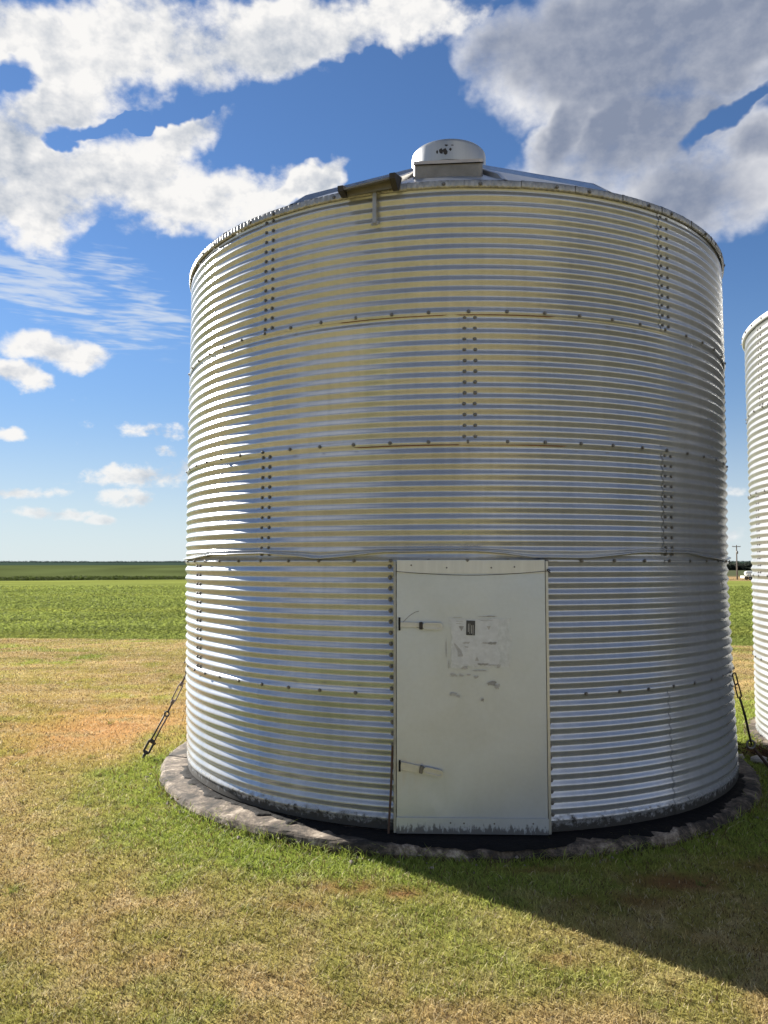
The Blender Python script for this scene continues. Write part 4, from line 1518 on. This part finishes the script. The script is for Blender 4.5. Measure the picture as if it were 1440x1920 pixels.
def tie_down_right():
    A = Vector((2.640, 6.13, 0.80))
    K = Vector((2.95, 6.55, 0.16))
    B = Vector((3.22, 6.72, -0.11))
    t = thing('tie_down', 'dark chain and rod tie-down slanting between the two bins', 'tie-down', tuple(B), group=None)

    def L(v):
        return Vector(v) - B
    a1 = (K - A).normalized()
    s1 = a1.cross(Vector((0, 1, 0))).normalized()
    link_loop(L(lerp(A, K, 0.10)), a1, s1, 0.06, 0.014, 0.0055).obj('link', IRON, t, smooth=True)
    link_loop(L(lerp(A, K, 0.26)), a1, s1, 0.075, 0.016, 0.0055).obj('link', IRON, t, smooth=True)
    Soup().tube([L(lerp(A, K, 0.36)), L(lerp(A, K, 0.6)) + s1 * 0.006, L(K)], [0.008, 0.010, 0.008], 8).obj('rod', IRON, t, smooth=True)
    ring = [L(K) + Vector((0.032 * math.cos(a), 0.008, 0.032 * math.sin(a))) for a in np.linspace(0, 2 * math.pi, 20, endpoint=False)]
    Soup().tube(ring, 0.009, 8, close=True).obj('ring', mat_plain('worn_ring', (0.22, 0.21, 0.2), 0.4, 0.8, 0.3, 20.0, 0.1), t, smooth=True)
    Soup().tube([L(K) + Vector((0.02, 0.01, -0.025)), L(lerp(K, B, 0.5)) + Vector((0, 0, -0.01)), L(B) + Vector((0.03, 0.02, -0.06))], 0.012, 8).obj('anchor_rod', RUST, t, smooth=True)


tie_down_right()


# ------------------------------------------------------------------ pole and tank far off on the right
def far_things():
    d = 150.0
    px, py = 0.4388 * d, d
    gz = float(ground_z(np.array([px]), np.array([py]))[0])
    wood = mat_plain('pole_wood', (0.16, 0.14, 0.125), 0.85, 0.0, 0.3, 3.0, 0.2)
    t = thing('utility_pole', 'thin wooden utility pole with a crossarm far off between the bins', 'utility pole', (px, py, gz))
    top = 1.609 + (1057 - 1022) / 1504 * d - gz
    Soup().tube([(0, 0, -0.3), (0, 0, top * 0.5), (0.02, 0, top)], [0.15, 0.125, 0.10], 10).obj('pole', wood, t, smooth=True)
    Soup().box((0, 0, top - 0.30), (1.55, 0.10, 0.12), None, 0.01).obj('crossarm', wood, t)
    for u in (-0.7, -0.45, 0.45, 0.7):
        Soup().lathe([(0.035, 0), (0.05, 0.05), (0.03, 0.12), (0.0, 0.14)], 8, (u, 0, top - 0.24)).obj('insulator', BOLT, t, smooth=True)
    Soup().lathe([(0.0, 0), (0.15, 0.01), (0.16, 0.45), (0.1, 0.52), (0, 0.54)], 12, (0.03, -0.25, top - 1.65)).obj('transformer', BOLT, t, smooth=True)
    # tank on a trailer
    d = 147.0
    x0, y0 = 0.4475 * d, d
    gz = float(ground_z(np.array([x0]), np.array([y0]))[0])
    zf = lambda py_: 1.609 - (py_ - 1057) / 1504 * d - gz
    white = mat_plain('white_tank_paint', (0.80, 0.79, 0.72), 0.4, 0.0, 0.1, 2.0, 0.05)
    t = thing('tank_trailer', 'white cylindrical tank on a low trailer parked far off', 'tank trailer', (x0, y0, gz))
    r = (zf(1070.5) - zf(1079.5)) / 2
    zc = (zf(1070.5) + zf(1079.5)) / 2
    M = Matrix.Rotation(R_(90), 4, 'Y')
    prof = [(0.0, 0.0), (r * 0.5, 0.05), (r * 0.85, 0.18), (r, 0.40), (r, 3.6), (r * 0.85, 3.82), (r * 0.5, 3.95), (0, 4.0)]
    Soup().lathe(prof, 28, (0.05, 0, zc), M).obj('tank', white, t, smooth=True)
    zb = zc - r - 0.06
    Soup().box((1.85, 0, zb), (4.4, 1.7, 0.12), None, 0.02).obj('deck', white, t)
    Soup().box((-0.28, 0, zb - 0.20), (0.14, 1.6, 0.30), None, 0.02).obj('bumper', white, t)
    for u in (0.8, 1.8, 2.8):
        Soup().box((u, 0, zc - r + 0.05), (0.12, 1.0, 0.35), None, 0.02).obj('saddle', white, t)
    wr = max(0.26, (zb - 0.05) / 2)
    for u in (0.75, 1.6, 2.9):
        for v in (-0.75, 0.75):
            tyre = Soup().lathe([(wr * 0.55, -0.1), (wr * 0.95, -0.1), (wr, -0.06), (wr, 0.06), (wr * 0.95, 0.1), (wr * 0.55, 0.1)], 20, (0, 0, 0), Matrix.Rotation(R_(90), 4, 'X'))
            w = tyre.obj('wheel', mat_plain('tyre_rubber', (0.02, 0.02, 0.02), 0.9, 0, 0.2, 5, 0.0), t, (u, v, wr), smooth=True)
            Soup().lathe([(0, -0.05), (wr * 0.5, -0.06), (wr * 0.56, 0.0), (0, 0.05)], 16, (0, 0, 0), Matrix.Rotation(R_(90), 4, 'X')).obj('rim', white, w, smooth=True)


far_things()


# ------------------------------------------------------------------ small things on the lawn
def small_things():
    # broken concrete and dead leaves by the second pad
    st = mat_plain('pale_rubble', (0.42, 0.37, 0.33), 0.9, 0.0, 0.4, 12.0, 0.5, 40.0, 0.01)
    for i, (x, y, s_, lb) in enumerate(((3.20, 6.98, 0.07, 'larger pale chunk of broken concrete beside the right bin pad'), (3.10, 7.12, 0.045, 'smaller chunk of broken concrete behind the ring of the right tie-down'))):
        import bmesh
        bm = bmesh.new()
        bmesh.ops.create_icosphere(bm, subdivisions=2, radius=s_)
        for v in bm.verts:
            n = v.co.normalized()
            v.co *= 0.75 + 0.5 * random.random()
            v.co.z *= 0.55
        me = bpy.data.meshes.new('concrete_chunk')
        bm.to_mesh(me)
        bm.free()
        o = link('concrete_chunk', me, st, None, (x, y, GZ + s_ * 0.3))
        tag(o, lb, 'rubble', 'broken concrete by the right bin')
    n = 150
    x, y = rng.normal(3.36, 0.10, n), rng.normal(7.15, 0.16, n)
    c = np.array([0.13, 0.075, 0.045])[None] * rng.uniform(0.6, 1.5, (n, 1))
    o = leaf_soup('dead_leaves', x, y, rng.uniform(0.03, 0.06, n), c, 4, LEAF, 0.8, 0.01, 1.2)
    tag(o, 'brown dead leaves blown against the right bin pad', 'leaves')


small_things()
